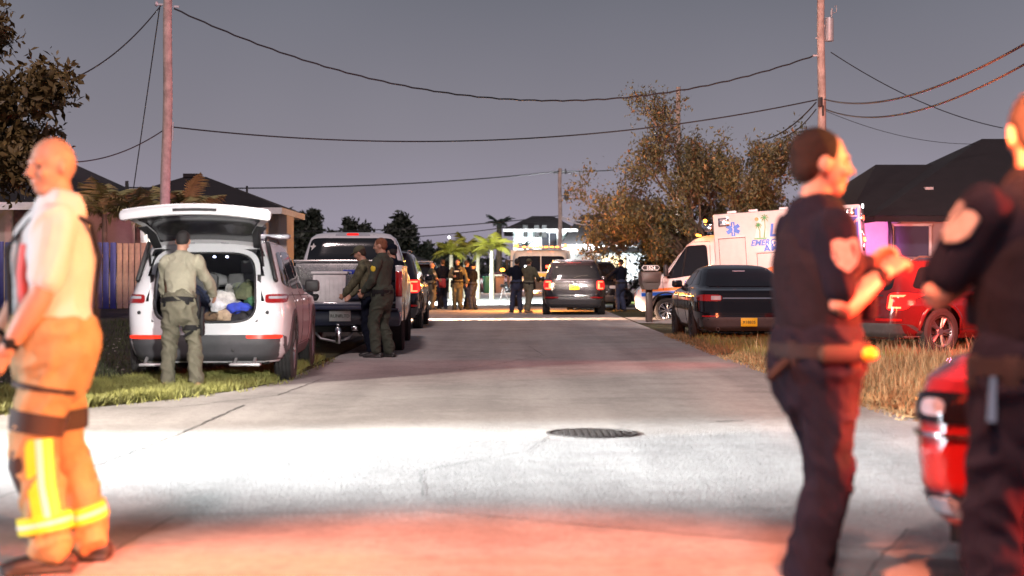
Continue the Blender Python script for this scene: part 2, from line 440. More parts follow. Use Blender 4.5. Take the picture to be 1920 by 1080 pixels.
# left lot: dirt bank rising to the fence
def bank_h(x, y):
    def ss(t): t = max(0, min(1, t)); return t * t * (3 - 2 * t)
    h = 0.40 * ss((y - 22) / 16) * ss((-x - 4.2) / 3)
    return h + 0.035 * noise.noise(V((x * 1.3, y * 1.3, 0))) * ss((-x - 3.2) / 0.8) * ss((y - 15.0) / 2)
vs = []; fs = []; xs = np.linspace(-34, -3.15, 110); ys = np.linspace(15.4, 60, 120)
for y in ys:
    for x in xs: vs.append((x, y, 0.012 + bank_h(x, y)))
n = len(xs)
for j in range(len(ys) - 1):
    for i in range(n - 1): fs.append((j * n + i, j * n + i + 1, (j + 1) * n + i + 1, (j + 1) * n + i))
tag(raw('dirt_bank', vs, fs, m_soil, kind='structure', smooth=True))
sheet('left_verge', [(-2.9, 30), (-2.74, 22), (-2.78, 18.6), (-3.07, 17.2), (-3.52, 16.0), (-4.12, 14.95), (-4.72, 14.2), (-6.5, 13.35), (-12, 12.85), (-30, 12.7), (-30, 17.8), (-6, 17.5), (-4.6, 20), (-4.0, 30)], 0.016, m_verge)
sheet('right_verge', [(3.3, 60), (3.3, 42), (3.28, 28), (3.36, 22.4), (3.45, 19.5), (3.5, 16), (3.55, 13.9), (4.0, 13.2), (5.5, 12.75), (12, 12.5), (30, 12.5), (30, 60)], 0.012, m_verge)

def inside(px, py, poly):
    c = np.zeros(len(px), bool); n = len(poly); j = n - 1
    for i in range(n):
        xi, yi = poly[i]; xj, yj = poly[j]
        c ^= ((yi > py) != (yj > py)) & (px < (xj - xi) * (py - yi) / (yj - yi + 1e-9) + xi); j = i
    return c

def blades(name, poly, count, h0, h1, m, z=0.012, wid=0.006, clump=0.5, hf=None, lean=0.5):
    x0 = min(p[0] for p in poly); x1 = max(p[0] for p in poly); y0 = min(p[1] for p in poly); y1 = max(p[1] for p in poly)
    px = rng.uniform(x0, x1, count * 3); py = rng.uniform(y0, y1, count * 3)
    k = inside(px, py, poly); px = px[k]; py = py[k]
    g = np.sin(px * 5.1 + 2 * np.sin(py * 3.3)) * np.cos(py * 4.3 + np.sin(px * 2.7)) * 0.5 + 0.5
    k = rng.random(len(px)) < (1 - clump) + clump * g; px = px[k][:count]; py = py[k][:count]; g = g[k][:count]
    n = len(px); h = rng.uniform(h0, h1, n) * (0.55 + 0.6 * g)
    zz = np.full(n, z)
    if hf is not None: zz = zz + np.array([hf(a, b) for a, b in zip(px, py)])
    a = rng.uniform(0, 2 * PI, n); la = rng.uniform(0, 2 * PI, n); ll = rng.uniform(0.1, lean, n) * h
    w = wid * rng.uniform(0.6, 1.4, n); dx = np.cos(a) * w; dy = np.sin(a) * w; lx = np.cos(la) * ll; ly = np.sin(la) * ll
    b = np.stack([px, py, zz], 1); D = np.stack([dx, dy, 0 * dx], 1); M1 = b + np.stack([lx * 0.35, ly * 0.35, h * 0.55], 1); T = b + np.stack([lx, ly, h], 1)
    vs = np.stack([b - D, b + D, M1 + D * 0.7, M1 - D * 0.7, T], 1).reshape(-1, 3)
    i = np.arange(n) * 5
    q = np.concatenate([np.stack([i, i + 1, i + 2], 1), np.stack([i, i + 2, i + 3], 1), np.stack([i + 3, i + 2, i + 4], 1)])
    return raw(name, vs, q, m, kind='stuff')

m_green = mat('green_grass', (0.19, 0.19, 0.05), 0.7, var=0.45, scale=1.4)
m_dry = mat('dry_grass', (0.22, 0.16, 0.075), 0.7, var=0.5, scale=2.0)
m_darkg = mat('dark_grass', (0.045, 0.055, 0.022), 0.8, var=0.4, scale=1.2)
LV = [(-2.86, 24), (-2.82, 18.7), (-3.1, 17.3), (-3.56, 16.1), (-4.16, 15.05), (-4.78, 14.3), (-6.3, 13.55), (-6.3, 16.6), (-5.2, 17.6), (-4.6, 18.8), (-3.6, 21)]
tag(blades('grass', LV, 60000, 0.05, 0.15, m_green, lean=0.9), 'bright green short grass along the left road edge under the white car', 'grass')
tag(blades('weeds', [(-9.5, 16.2), (-4.4, 16.9), (-3.4, 19), (-3.4, 32), (-14, 34), (-14, 20)], 26000, 0.03, 0.12, m_darkg, hf=bank_h, clump=0.9, lean=1.2), 'thin dark weeds scattered over the bare dirt bank on the left', 'weeds')
RV = [(3.42, 33), (3.4, 24), (3.5, 19.5), (3.56, 16), (3.62, 14.0), (4.1, 13.35), (5.6, 12.9), (9.5, 12.8), (9.5, 27), (7, 32)]
tag(blades('dry_grass', RV, 60000, 0.05, 0.17, m_dry, lean=0.8, clump=0.6), 'dry straw coloured grass on the right verge in front of the parked cars', 'grass')
tag(blades('weeds', [(3.5, 31), (3.5, 24.5), (3.9, 23), (6, 23.4), (6, 30)], 9000, 0.06, 0.20, m_green, lean=0.8, clump=0.9), 'green weed tufts around the rear wheels of the black saloon', 'weeds')
tag(blades('tall_weeds', [(3.7, 25), (3.7, 16), (4.2, 13.6), (8, 13.4), (8, 27)], 2600, 0.22, 0.42, mat('seed_stalk', (.30, .24, .13), .7, var=.4), lean=0.5, clump=0.9, wid=.0035), 'taller pale seed stalks scattered through the right verge grass', 'weeds')
tag(blades('edge_grass', [(3.18, 33), (3.17, 24), (3.28, 19.5), (3.34, 16), (3.40, 13.8), (3.7, 13.4), (3.7, 33)], 3500, 0.02, 0.09, m_dry, z=0.018, lean=1.4, clump=0.95), 'ragged short straw creeping over the right road edge', 'grass')
tag(blades('edge_grass', [(-2.62, 24), (-2.60, 18.6), (-2.9, 17.1), (-3.4, 15.85), (-4.05, 14.8), (-4.7, 14.05), (-6.3, 13.25), (-6.3, 13.8), (-4.9, 14.6), (-3.7, 16.4), (-3.0, 17.6), (-2.9, 24)], 3500, 0.02, 0.08, m_green, z=0.018, lean=1.4, clump=0.95), 'ragged short grass creeping over the left road edge', 'grass')
# litter and straw lying on the edge
vs = []; fs = []
for i in range(1500):
    x = random.choice([random.uniform(3.35, 4.1), random.uniform(3.45, 5.5)]); y = random.uniform(13.3, 27); l = random.uniform(0.03, 0.12); t = random.uniform(0, PI)
    d = V((math.cos(t), math.sin(t), 0)) * l; s = V((-math.sin(t), math.cos(t), 0)) * 0.003; p = V((x, y, 0.03 + random.uniform(0, 0.02)))
    k = len(vs); vs += [p - s, p + s, p + d + s, p + d - s + V((0, 0, 0.01))]; fs.append((k, k + 1, k + 2, k + 3))
tag(raw('straw_litter', vs, fs, m_dry, kind='stuff'), 'loose straw and clippings spilled over the right road edge', 'straw')
# pebbles over the dirt bank
mb = MB()
for i in range(500):
    x = random.uniform(-10, -3.6); y = random.uniform(16, 30); r = random.uniform(0.008, 0.03)
    mb.ball((x, y, 0.02 + bank_h(x, y)), (r, r * 0.8, r * 0.6), nu=5, nv=4)
tag(mb.build('gravel', mat('pebble', (0.22, 0.19, 0.17), 0.9, var=0.4)), 'small pale pebbles strewn over the dirt bank on the left', 'gravel', kind='stuff')
# ================================================================ vehicle kit
m_blackp = mat('black_paint', (0.007, 0.007, 0.010), 0.12, coat=0.5, var=0.05, scale=3, spec=0.3)
m_whitep = mat('white_paint', (0.70, 0.70, 0.72), 0.28, coat=0.8, var=0.04, scale=2)
m_redp = mat('red_paint', (0.42, 0.012, 0.012), 0.25, coat=1.0, var=0.06, scale=2)
m_silverp = mat('silver_paint', (0.35, 0.35, 0.37), 0.3, 0.5, coat=0.8, var=0.05)
m_navyp = mat('dark_blue_paint', (0.018, 0.022, 0.05), 0.35, coat=0.6, var=0.15, scale=3)
m_glass = mat('tinted_glass', (0.008, 0.008, 0.010), 0.06, var=0.0, coat=0.6, spec=0.7)
m_glass2 = mat('lighter_glass', (0.010, 0.009, 0.012), 0.10, var=0.15, coat=0.0, scale=2, spec=0.35)
m_plast = mat('grey_plastic', (0.055, 0.055, 0.06), 0.6, var=0.15, scale=10)
m_blk = mat('black_plastic', (0.014, 0.014, 0.015), 0.55, var=0.15, scale=8)
m_well = mat('wheel_well', (0.006, 0.006, 0.006), 0.95, var=0.0)
m_tyre = mat('tyre_rubber', (0.022, 0.021, 0.021), 0.85, var=0.25, scale=14, bump=0.3)
m_rim = mat('alloy_rim', (0.32, 0.32, 0.34), 0.32, 0.9, var=0.08)
m_rimd = mat('dark_rim', (0.05, 0.05, 0.055), 0.4, 0.7, var=0.1)
m_chrome = mat('chrome', (0.62, 0.62, 0.65), 0.12, 1.0, var=0.0)
m_tail = mat('red_lens', (0.30, 0.008, 0.008), 0.12, coat=1.0, var=0.08, scale=20)
m_taillit = mat('lit_red_lens', (0.5, 0.01, 0.01), 0.15, emit=1.0, ecol=(1.0, 0.02, 0.015), var=0.0)
m_tailhot = mat('lit_tail_bar', (0.9, 0.2, 0.1), 0.2, emit=4.0, ecol=(1.0, 0.14, 0.06), var=0.0)
m_clear = mat('clear_lens', (0.55, 0.56, 0.6), 0.1, 0.3, var=0.06, coat=1.0)
m_yplate = mat('yellow_plate', (0.72, 0.50, 0.02), 0.45, var=0.05)
m_wplate = mat('white_plate', (0.72, 0.72, 0.70), 0.45, var=0.06)
m_ink = mat('plate_ink', (0.06, 0.05, 0.03), 0.6, var=0.0)
m_seam = mat('panel_gap', (0.006, 0.006, 0.006), 0.9, var=0.0)
m_amber = mat('amber_lamp', (1.0, 0.4, 0.05), 0.3, emit=9.0, ecol=(1.0, 0.33, 0.03), var=0.0)
m_whitelamp = mat('white_lamp', (1, 1, 1), 0.3, emit=5.0, ecol=(0.9, 0.97, 1.0), var=0.0)
m_redlamp = mat('red_lamp', (1.0, 0.05, 0.03), 0.3, emit=7.0, ecol=(1.0, 0.07, 0.03), var=0.0)
m_bluelamp = mat('blue_lamp', (0.2, 0.2, 1.0), 0.3, emit=6.0, ecol=(0.30, 0.30, 1.0), var=0.0)

class Stack:
    """body as a stack of rounded plan outlines; rows = (z, half width, y rear, y front, squareness)"""
    def __init__(s, rows): s.r = np.array(rows, float)
    def q(s, z): return [float(np.interp(z, s.r[:, 0], s.r[:, i])) for i in range(1, 5)]
    def side(s, y, z, sg=1):
        w, a, b, n = s.q(z); yc = (a + b) / 2; L = (b - a) / 2; t = min(abs(y - yc) / L, 0.999)
        return V((sg * w * (1 - t ** n) ** (1 / n), y, z))
    def rear(s, x, z):
        w, a, b, n = s.q(z); yc = (a + b) / 2; L = (b - a) / 2; t = min(abs(x) / w, 0.999)
        return V((x, yc - L * (1 - t ** n) ** (1 / n), z))
    def front(s, x, z):
        w, a, b, n = s.q(z); yc = (a + b) / 2; L = (b - a) / 2; t = min(abs(x) / w, 0.999)
        return V((x, yc + L * (1 - t ** n) ** (1 / n), z))
    def mesh(s, zs, arches=(), hole=None, nx=22, ny=84):
        uv = [(-1 + 2 * i / nx, -1) for i in range(nx)] + [(1, -1 + 2 * i / ny) for i in range(ny)] + [(1 - 2 * i / nx, 1) for i in range(nx)] + [(-1, 1 - 2 * i / ny) for i in range(ny)]
        mb = MB(); vs = []; fs = []; N = len(uv)
        for z in zs:
            w, a, b, n = s.q(z); yc = (a + b) / 2; L = (b - a) / 2
            for u, v in uv:
                k = (abs(u) ** n + abs(v) ** n) ** (-1 / n); x = w * u * k; y = yc + L * v * k; zz = z
                if abs(x) > 0.62 * w:
                    for (ay, az, ar) in arches:
                        d = abs(y - ay)
                        if d < ar: zz = max(zz, az + math.sqrt(ar * ar - d * d))
                if zz > z:
                    w2, a2, b2, n2 = s.q(zz); yc2 = (a2 + b2) / 2; t = min(abs(y - yc2) / ((b2 - a2) / 2), 0.999)
                    x = math.copysign(w2 * (1 - t ** n2) ** (1 / n2), x)
                vs.append((x, y, zz))
        for j in range(len(zs) - 1):
            for i in range(N):
                f = (j * N + i, j * N + (i + 1) % N, (j + 1) * N + (i + 1) % N, (j + 1) * N + i)
                c = sum((V(vs[k]) for k in f), V()) / 4
                if hole and hole(c): continue
                fs.append(f)
        fs.append(tuple((len(zs) - 1) * N + i for i in range(N)))
        fs.append(tuple(range(N))[::-1])
        mb.add(vs, fs)
        return mb

def patch(mb, fn, quad, off=0.004, nu=10, nv=10, rnd=8, depth=0.012):
    """rounded quad laid over a surface; quad = 4 (a, z) corners ccw"""
    def P(p, q):
        if rnd:
            k = (abs(p) ** rnd + abs(q) ** rnd) ** (-1 / rnd) * max(abs(p), abs(q)) if (p or q) else 1; p *= k; q *= k
        s = (p + 1) / 2; t = (q + 1) / 2
        a = [(1 - s) * (1 - t), s * (1 - t), s * t, (1 - s) * t]
        return sum(w * c[0] for w, c in zip(a, quad)), sum(w * c[1] for w, c in zip(a, quad))
    def S(a, z):
        p = fn(a, z); d1 = fn(a + 0.01, z) - p; d2 = fn(a, z + 0.01) - p; n = d1.cross(d2)
        n = n.normalized() if n.length > 1e-9 else V((0, 0, 1))
        o = V((p.x, p.y, 0)) if abs(n.z) < 0.9 else V((0, 0, 1))
        ref = V((n.x * 1.0, n.y * 1.0, n.z))
        nm_ = getattr(fn, '__name__', ''); want = V((0, -1, 0)) if nm_ == 'rear' else (V((0, 1, 0)) if nm_ == 'front' else V((p.x, 0, 0)))
        if ref.dot(want) < 0: n = -n
        return p, n
    vs = []; fs = []; W = nu + 1
    for j in range(nv + 1):
        for i in range(nu + 1):
            p, n = S(*P(-1 + 2 * i / nu, -1 + 2 * j / nv)); vs.append(p + n * off)
    for j in range(nv):
        for i in range(nu): fs.append((j * W + i, j * W + i + 1, (j + 1) * W + i + 1, (j + 1) * W + i))
    ring = [i for i in range(W)] + [j * W + nu for j in range(1, nv + 1)] + [nv * W + i for i in range(nu - 1, -1, -1)] + [j * W for j in range(nv - 1, 0, -1)]
    b = len(vs)
    for i in ring:
        j, k = divmod(i, W); p, n = S(*P(-1 + 2 * k / nu, -1 + 2 * j / nv)); vs.append(p - n * depth)
    m = len(ring)
    for i in range(m): fs.append((ring[i], ring[(i + 1) % m], b + (i + 1) % m, b + i))
    return mb.add(vs, fs)

def strip(mb, fn, pts, w=0.006, off=0.002, sub=8):
    """thin line laid over a surface through (a, z) points"""
    P = []
    for (a, b) in zip(pts, pts[1:]):
        for i in range(sub): P.append((a[0] + (b[0] - a[0]) * i / sub, a[1] + (b[1] - a[1]) * i / sub))
    P.append(pts[-1]); Q = [fn(*p) for p in P]
    Q = [q + V((q.x, q.y * 0.3, 0)).normalized() * off for q in Q]
    return mb.loft(Q, [w / 2] * len(Q), n=5)

def wheel_mesh(Rt, wd, rim, spokes=5):
    """meshes for tyre and rim, axis along x, outer face at +x"""
    M = Matrix.Rotation(PI / 2, 4, 'Y'); t = MB(); h = wd / 2; rr = Rt * 0.66
    prof = [(rr, -h * 0.8), (rr + 0.02, -h), (Rt - 0.04, -h), (Rt - 0.012, -h * 0.82)]
    for k in range(9):
        z = -h * 0.75 + k * h * 1.5 / 8; prof.append((Rt - (0.008 if k % 2 else 0.0), z))
    prof += [(Rt - 0.012, h * 0.82), (Rt - 0.04, h), (rr + 0.02, h), (rr, h * 0.8), (rr, -h * 0.8)]
    t.lathe(prof, 36, M)
    r = MB(); r.lathe([(rr, -h * 0.7), (rr, h * 0.86), (rr - 0.02, h * 0.8), (rr - 0.035, h * 0.5)], 32, M)
    r.lathe([(0, h * 0.62), (0.055, h * 0.62), (0.075, h * 0.5), (0.08, h * 0.2)], 16, M)
    for k in range(spokes):
        a = 2 * PI * k / spokes
        for da in (-0.14, 0.14):
            p0 = V((h * 0.52, 0.06 * math.cos(a), 0.06 * math.sin(a))); p1 = V((h * 0.66, (rr - 0.02) * math.cos(a + da), (rr - 0.02) * math.sin(a + da)))
            r.loft([p0, p1], [(0.026, 0.012), (0.022, 0.012)], n=8)
    d = MB(); d.lathe([(0, h * 0.1), (rr - 0.01, h * 0.1)], 24, M)
    return t, r, d
def wheels(par, pos, Rt, wd, rimmat=None, spokes=5):
    t, r, d = wheel_mesh(Rt, wd, None, spokes); first = None
    for (x, y) in pos:
        if first is None:
            w = t.build('wheel', m_tyre, par); rr = r.build('rim', rimmat or m_rim, w); dd = d.build('brake_disc', m_well, w); first = w
        else: w = copy_tree(first, par)
        w.location = (x, y, Rt); w.rotation_euler = (0, 0, 0 if x > 0 else PI)
def plate(par, M, m, s, size=0.075, w=0.31, h=0.16, ink=None, name='number_plate'):
    mb = MB(); mb.box((0, 0, 0), (w, h, 0.006), bev=0.002); me_v = [M @ V(v) for v in mb.v]; mb.v = [tuple(v) for v in me_v]
    o = mb.build(name, m, par)
    if s: text('plate_lettering', s, size, M @ Matrix.Translation((0, -size * 0.36, 0.004)), ink or m_ink, o, depth=0.001, bold=0.001, align='CENTER')
    return o
BACK = Matrix(((1, 0, 0, 0), (0, 0, 1, 0), (0, 1, 0, 0), (0, 0, 0, 1)))
BACK = Matrix.Rotation(PI / 2, 4, 'X')       # x right, y up, facing -y (seen from behind a vehicle)

def rail(mb, pts, r, n=8): return mb.loft(pts, [r] * len(pts), n=n, roundcap=True)

def suv(name, label, loc, rz, paint, group=None, open_gate=False, lit=m_tail, plate_s=None, style=0, L=4.9, W=0.97, H=1.76, rimm=None, bar=False, Rt=0.38, gl=None, cat='car'):
    t = thing(name, label, cat, loc, rz, group); hl = L / 2; gl = gl or m_glass
    k = H / 1.76
    S = Stack([(.27, W * .90, -hl + .16, hl - .20, 7), (.36, W * .95, -hl + .04, hl - .05, 7), (.50, W * .985, -hl, hl, 8), (.66, W, -hl + .005, hl, 8), (.80, W, -hl + .035, hl - .01, 9),
               (.92 * k, W, -hl + .05, hl - .05, 9), (1.00 * k, W * .985, -hl + .055, hl - .14, 9), (1.045 * k, W * .965, -hl + .06, hl - .85, 9), (1.09 * k, W * .945, -hl + .065, hl - 1.30, 8), (1.13 * k, W * .93, -hl + .075, hl - 1.42, 8),
               (1.30 * k, W * .885, -hl + .13, hl - 1.68, 7), (1.50 * k, W * .82, -hl + .22, hl - 1.98, 7), (1.62 * k, W * .775, -hl + .30, hl - 2.18, 6.5), (1.69 * k, W * .73, -hl + .36, hl - 2.36, 6), (1.735 * k, W * .64, -hl + .50, hl - 2.6, 5), (1.755 * k, W * .50, -hl + .75, hl - 2.9, 4.5), (1.76 * k, W * .30, -hl + 1.1, hl - 3.1, 4)])
    zs = sorted(set([round(z, 4) for z in S.r[:, 0]] + list(np.arange(.3, 1.72 * k, .045).round(4))))
    ax = (-hl + .98, hl - .93); arches = [(ay, Rt, Rt + .075) for ay in ax]
    hole = (lambda c: c.y < -hl + .5 and abs(c.x) < .645 and .74 < c.z < 1.60 * k) if open_gate else None
    S.mesh(zs, arches, hole).build('body', paint, t, ang=28)
    # lower cladding: bumpers, sills
    mb = MB()
    patch(mb, S.rear, [(-W * .93, .30), (W * .93, .30), (W * .95, .60 if style == 0 else .52), (-W * .95, .60 if style == 0 else .52)], off=.012, rnd=14, nu=20)
    mb.build('rear_bumper', m_plast, t)
    mb = MB(); patch(mb, S.front, [(-W * .9, .32), (W * .9, .32), (W * .9, .56), (-W * .9, .56)], off=.008, rnd=14, nu=20); mb.build('front_bumper', m_plast, t)
    for sg in (-1, 1):
        mb = MB(); patch(mb, lambda a, z, sg=sg: S.side(a, z, sg), [(ax[0] + Rt + .06, .275), (ax[1] - Rt - .06, .275), (ax[1] - Rt - .08, .40), (ax[0] + Rt + .08, .40)], off=.012, nu=12, rnd=0); mb.build('sill', m_plast if style == 0 else paint, t)
        for ay in ax:
            P = []; mb = MB()
            for i in range(15):
                a = PI * (0.02 + 0.96 * i / 14); y = ay + (Rt + .095) * math.cos(a); z = Rt + (Rt + .095) * math.sin(a); P.append(S.side(y, max(z, .3), sg) + V((sg * .004, 0, 0)))
            mb.loft(P, [(.034, .012)] * 15, n=8, side=(0, 0, 1)); mb.build('wheel_arch_trim', m_plast if style == 0 else paint, t)
    mb = MB(); mb.box((0, 0, .50), (W * 1.5, L * .93, .50)); 
    if open_gate: mb = MB(); mb.box((0, 0, .45), (W * 1.5, L * .90, .40))
    mb.build('underbody', m_well, t, smooth=False)
    # side glass
    for sg in (-1, 1):
        f = lambda a, z, sg=sg: S.side(a, z, sg)
        zb, zt = 1.14 * k, 1.60 * k
        mb = MB(); patch(mb, f, [(-hl + .42, zb + .06), (-hl + 1.10, zb), (-hl + 1.06, zt), (-hl + .66, zt - .02)], off=.005, rnd=7); mb.build('quarter_window', gl, t)
        mb = MB(); patch(mb, f, [(-hl + 1.18, zb), (-hl + 2.10, zb - .01), (-hl + 2.02, zt + .01), (-hl + 1.16, zt)], off=.005, rnd=9); mb.build('door_window', gl, t)
        mb = MB(); patch(mb, f, [(-hl + 2.18, zb - .01), (-hl + 3.15, zb - .02), (-hl + 2.78, zt - .08), (-hl + 2.14, zt + .01)], off=.005, rnd=9); mb.build('door_window', gl, t)
        mb = MB()
        for y in (1.14, 2.14, 3.22):
            strip(mb, f, [(-hl + y, .42), (-hl + y, zb - .04)], .008, .001)
        strip(mb, f, [(-hl + 1.14, .42), (-hl + 3.22, .42)], .008, .001, 20)
        strip(mb, f, [(-hl + .30, zb - .07), (hl - 1.5, zb - .10)], .010, .002, 24)
        mb.build('door_gap', m_seam, t)
        mb = MB()
        for y in (1.36, 2.40):
            p = f(-hl + y, .98); mb.box(p + V((sg * .018, 0, 0)), (.022, .20, .028), bev=.009)
        mb.build('door_handle', paint, t)
        p = f(hl - 1.72, 1.12 * k); mb = MB(); mb.box(p + V((sg * .13, 0, .04)), (.20, .10, .16), bev=.04); mb.box(p + V((sg * .03, .01, -.02)), (.10, .05, .04), bev=.01); mb.build('wing_mirror', m_blk if style == 0 else paint, t)
    # windscreen
    mb = MB(); patch(mb, S.front, [(-W * .80, 1.14 * k), (W * .80, 1.14 * k), (W * .66, 1.62 * k), (-W * .66, 1.62 * k)], off=.006, rnd=12, nu=14); mb.build('windscreen', gl, t)
    # front lamps, grille
    for sg in (-1, 1):
        mb = MB(); patch(mb, S.front, sorted_quad(sg * W * .52, sg * W * .90, .80, .91), off=.008, rnd=6); mb.build('headlamp', m_clear, t)
    mb = MB(); patch(mb, S.front, [(-W * .46, .70), (W * .46, .70), (W * .50, .92), (-W * .50, .92)], off=.006, rnd=10); mb.build('grille', m_blk, t)
    # roof rails
    for sg in (-1, 1):
        mb = MB(); x = sg * W * .66
        rail(mb, [(x, -hl + .62, 1.71 * k), (x, -hl + .80, 1.775 * k), (x, hl - 2.75, 1.775 * k), (x, hl - 2.55, 1.71 * k)], .016); mb.build('roof_rail', m_rim if style else m_blk, t)
    # tail lights
    zt0, zt1 = (.98 * k, 1.08 * k) if style == 0 else (.90 * k, 1.10 * k)
    for sg in (-1, 1):
        mb = MB()
        if style == 0: patch(mb, S.rear, sorted_quad(sg * W * .72, sg * W * .955, zt0, zt1), off=.010, rnd=6, nu=12)
        else: patch(mb, S.rear, sorted_quad(sg * W * .70, sg * W * .955, zt0 - .08, zt1 + .02), off=.012, rnd=4, nu=12)
        tl = mb.build('tail_light', lit, t)
        f = lambda a, z, sg=sg: S.side(a, z, sg)
        mb = MB(); patch(mb, f, [(-hl + .10, zt0), (-hl + .42, zt0 + .02), (-hl + .40, zt1), (-hl + .10, zt1)], off=.010, rnd=5, depth=.004); mb.build('side_lens', lit, tl)
        mb = MB()
        if style: 
            for a0, a1, b0, b1 in ((.74, .80, zt0 - .05, zt1 - .02), (.80, .90, zt1 - .05, zt1 - .02), (.80, .90, zt0 - .05, zt0 - .02)): patch(mb, S.rear, sorted_quad(sg * W * a0, sg * W * a1, b0, b1), off=.018, rnd=0, nu=3, nv=2)
        else: patch(mb, S.rear, sorted_quad(sg * W * .76, sg * W * .94, zt0 + .05, zt0 + .075), off=.014, rnd=0, nu=6, nv=2)
        mb.build('lens_bar', m_clear if lit is m_tail else m_tailhot, tl)
        mb = MB(); patch(mb, S.rear, sorted_quad(sg * W * .50, sg * W * .90, .555, .60), off=.020, rnd=6, nu=12); mb.build('reflector', m_tail if not open_gate else MATS.setdefault('glowing_reflector', mat('glowing_reflector', (0.55, 0.02, 0.01), 0.2, emit=0.9, ecol=(1.0, 0.05, 0.02), var=0.0)), t)  # on the open car, emission imitates light thrown back by the reflectors
    if not open_gate:
        mb = MB(); patch(mb, S.rear, [(-W * .74, 1.16 * k), (W * .74, 1.16 * k), (W * .66, 1.60 * k), (-W * .66, 1.60 * k)], off=.006, rnd=10, nu=14); rw = mb.build('rear_window', gl, t)
        mb = MB(); p = S.rear(0, 1.20 * k); rail(mb, [(0, p.y - .02, 1.20 * k), (.24, p.y, 1.26 * k), (.42, p.y + .015, 1.28 * k)], .009); mb.build('wiper', m_blk, rw)
        mb = MB(); mb.box((0, -hl + .33, 1.70 * k), (W * 1.34, .26, .035), bev=.014); mb.build('spoiler', paint, t)
        mb = MB(); patch(mb, S.rear, [(-.22, 1.675 * k), (.22, 1.675 * k), (.22, 1.69 * k), (-.22, 1.69 * k)], off=.01, rnd=0); mb.build('brake_lamp', m_tail, t)
        mb = MB()
        strip(mb, S.rear, [(-W * .80, 1.12 * k), (-W * .76, .62), (W * .76, .62), (W * .80, 1.12 * k)], .010, .001, 12); mb.build('tailgate_gap', m_seam, t)
        mb = MB(); patch(mb, S.rear, [(-W * .60, 1.06 * k), (W * .60, 1.06 * k), (W * .60, 1.085 * k), (-W * .60, 1.085 * k)], off=.010, rnd=0, nu=12, nv=2); mb.build('chrome_strip', m_chrome if style else m_blk, t)
        if plate_s is not None:
            p = S.rear(0, .86); plate(t, Matrix.Translation((0, p.y - .012, .90 * k)) @ BACK, m_yplate, plate_s)
    if bar:
        b = MB(); b.box((0, -.35, H + .06), (1.15, .30, .055), bev=.02); bb = b.build('light_bar', m_clear, t)
        b = MB(); b.box((0, -.35, H + .022), (.9, .12, .03), bev=.005); b.build('bar_mount', m_blk, bb)
    wheels(t, [(sg * (W - .115), ay) for ay in ax for sg in (-1, 1)], Rt, .235, rimm, 5)
    return t, S

def sorted_quad(x0, x1, z0, z1):
    a, b = min(x0, x1), max(x0, x1); return [(a, z0), (b, z0), (b, z1), (a, z1)]

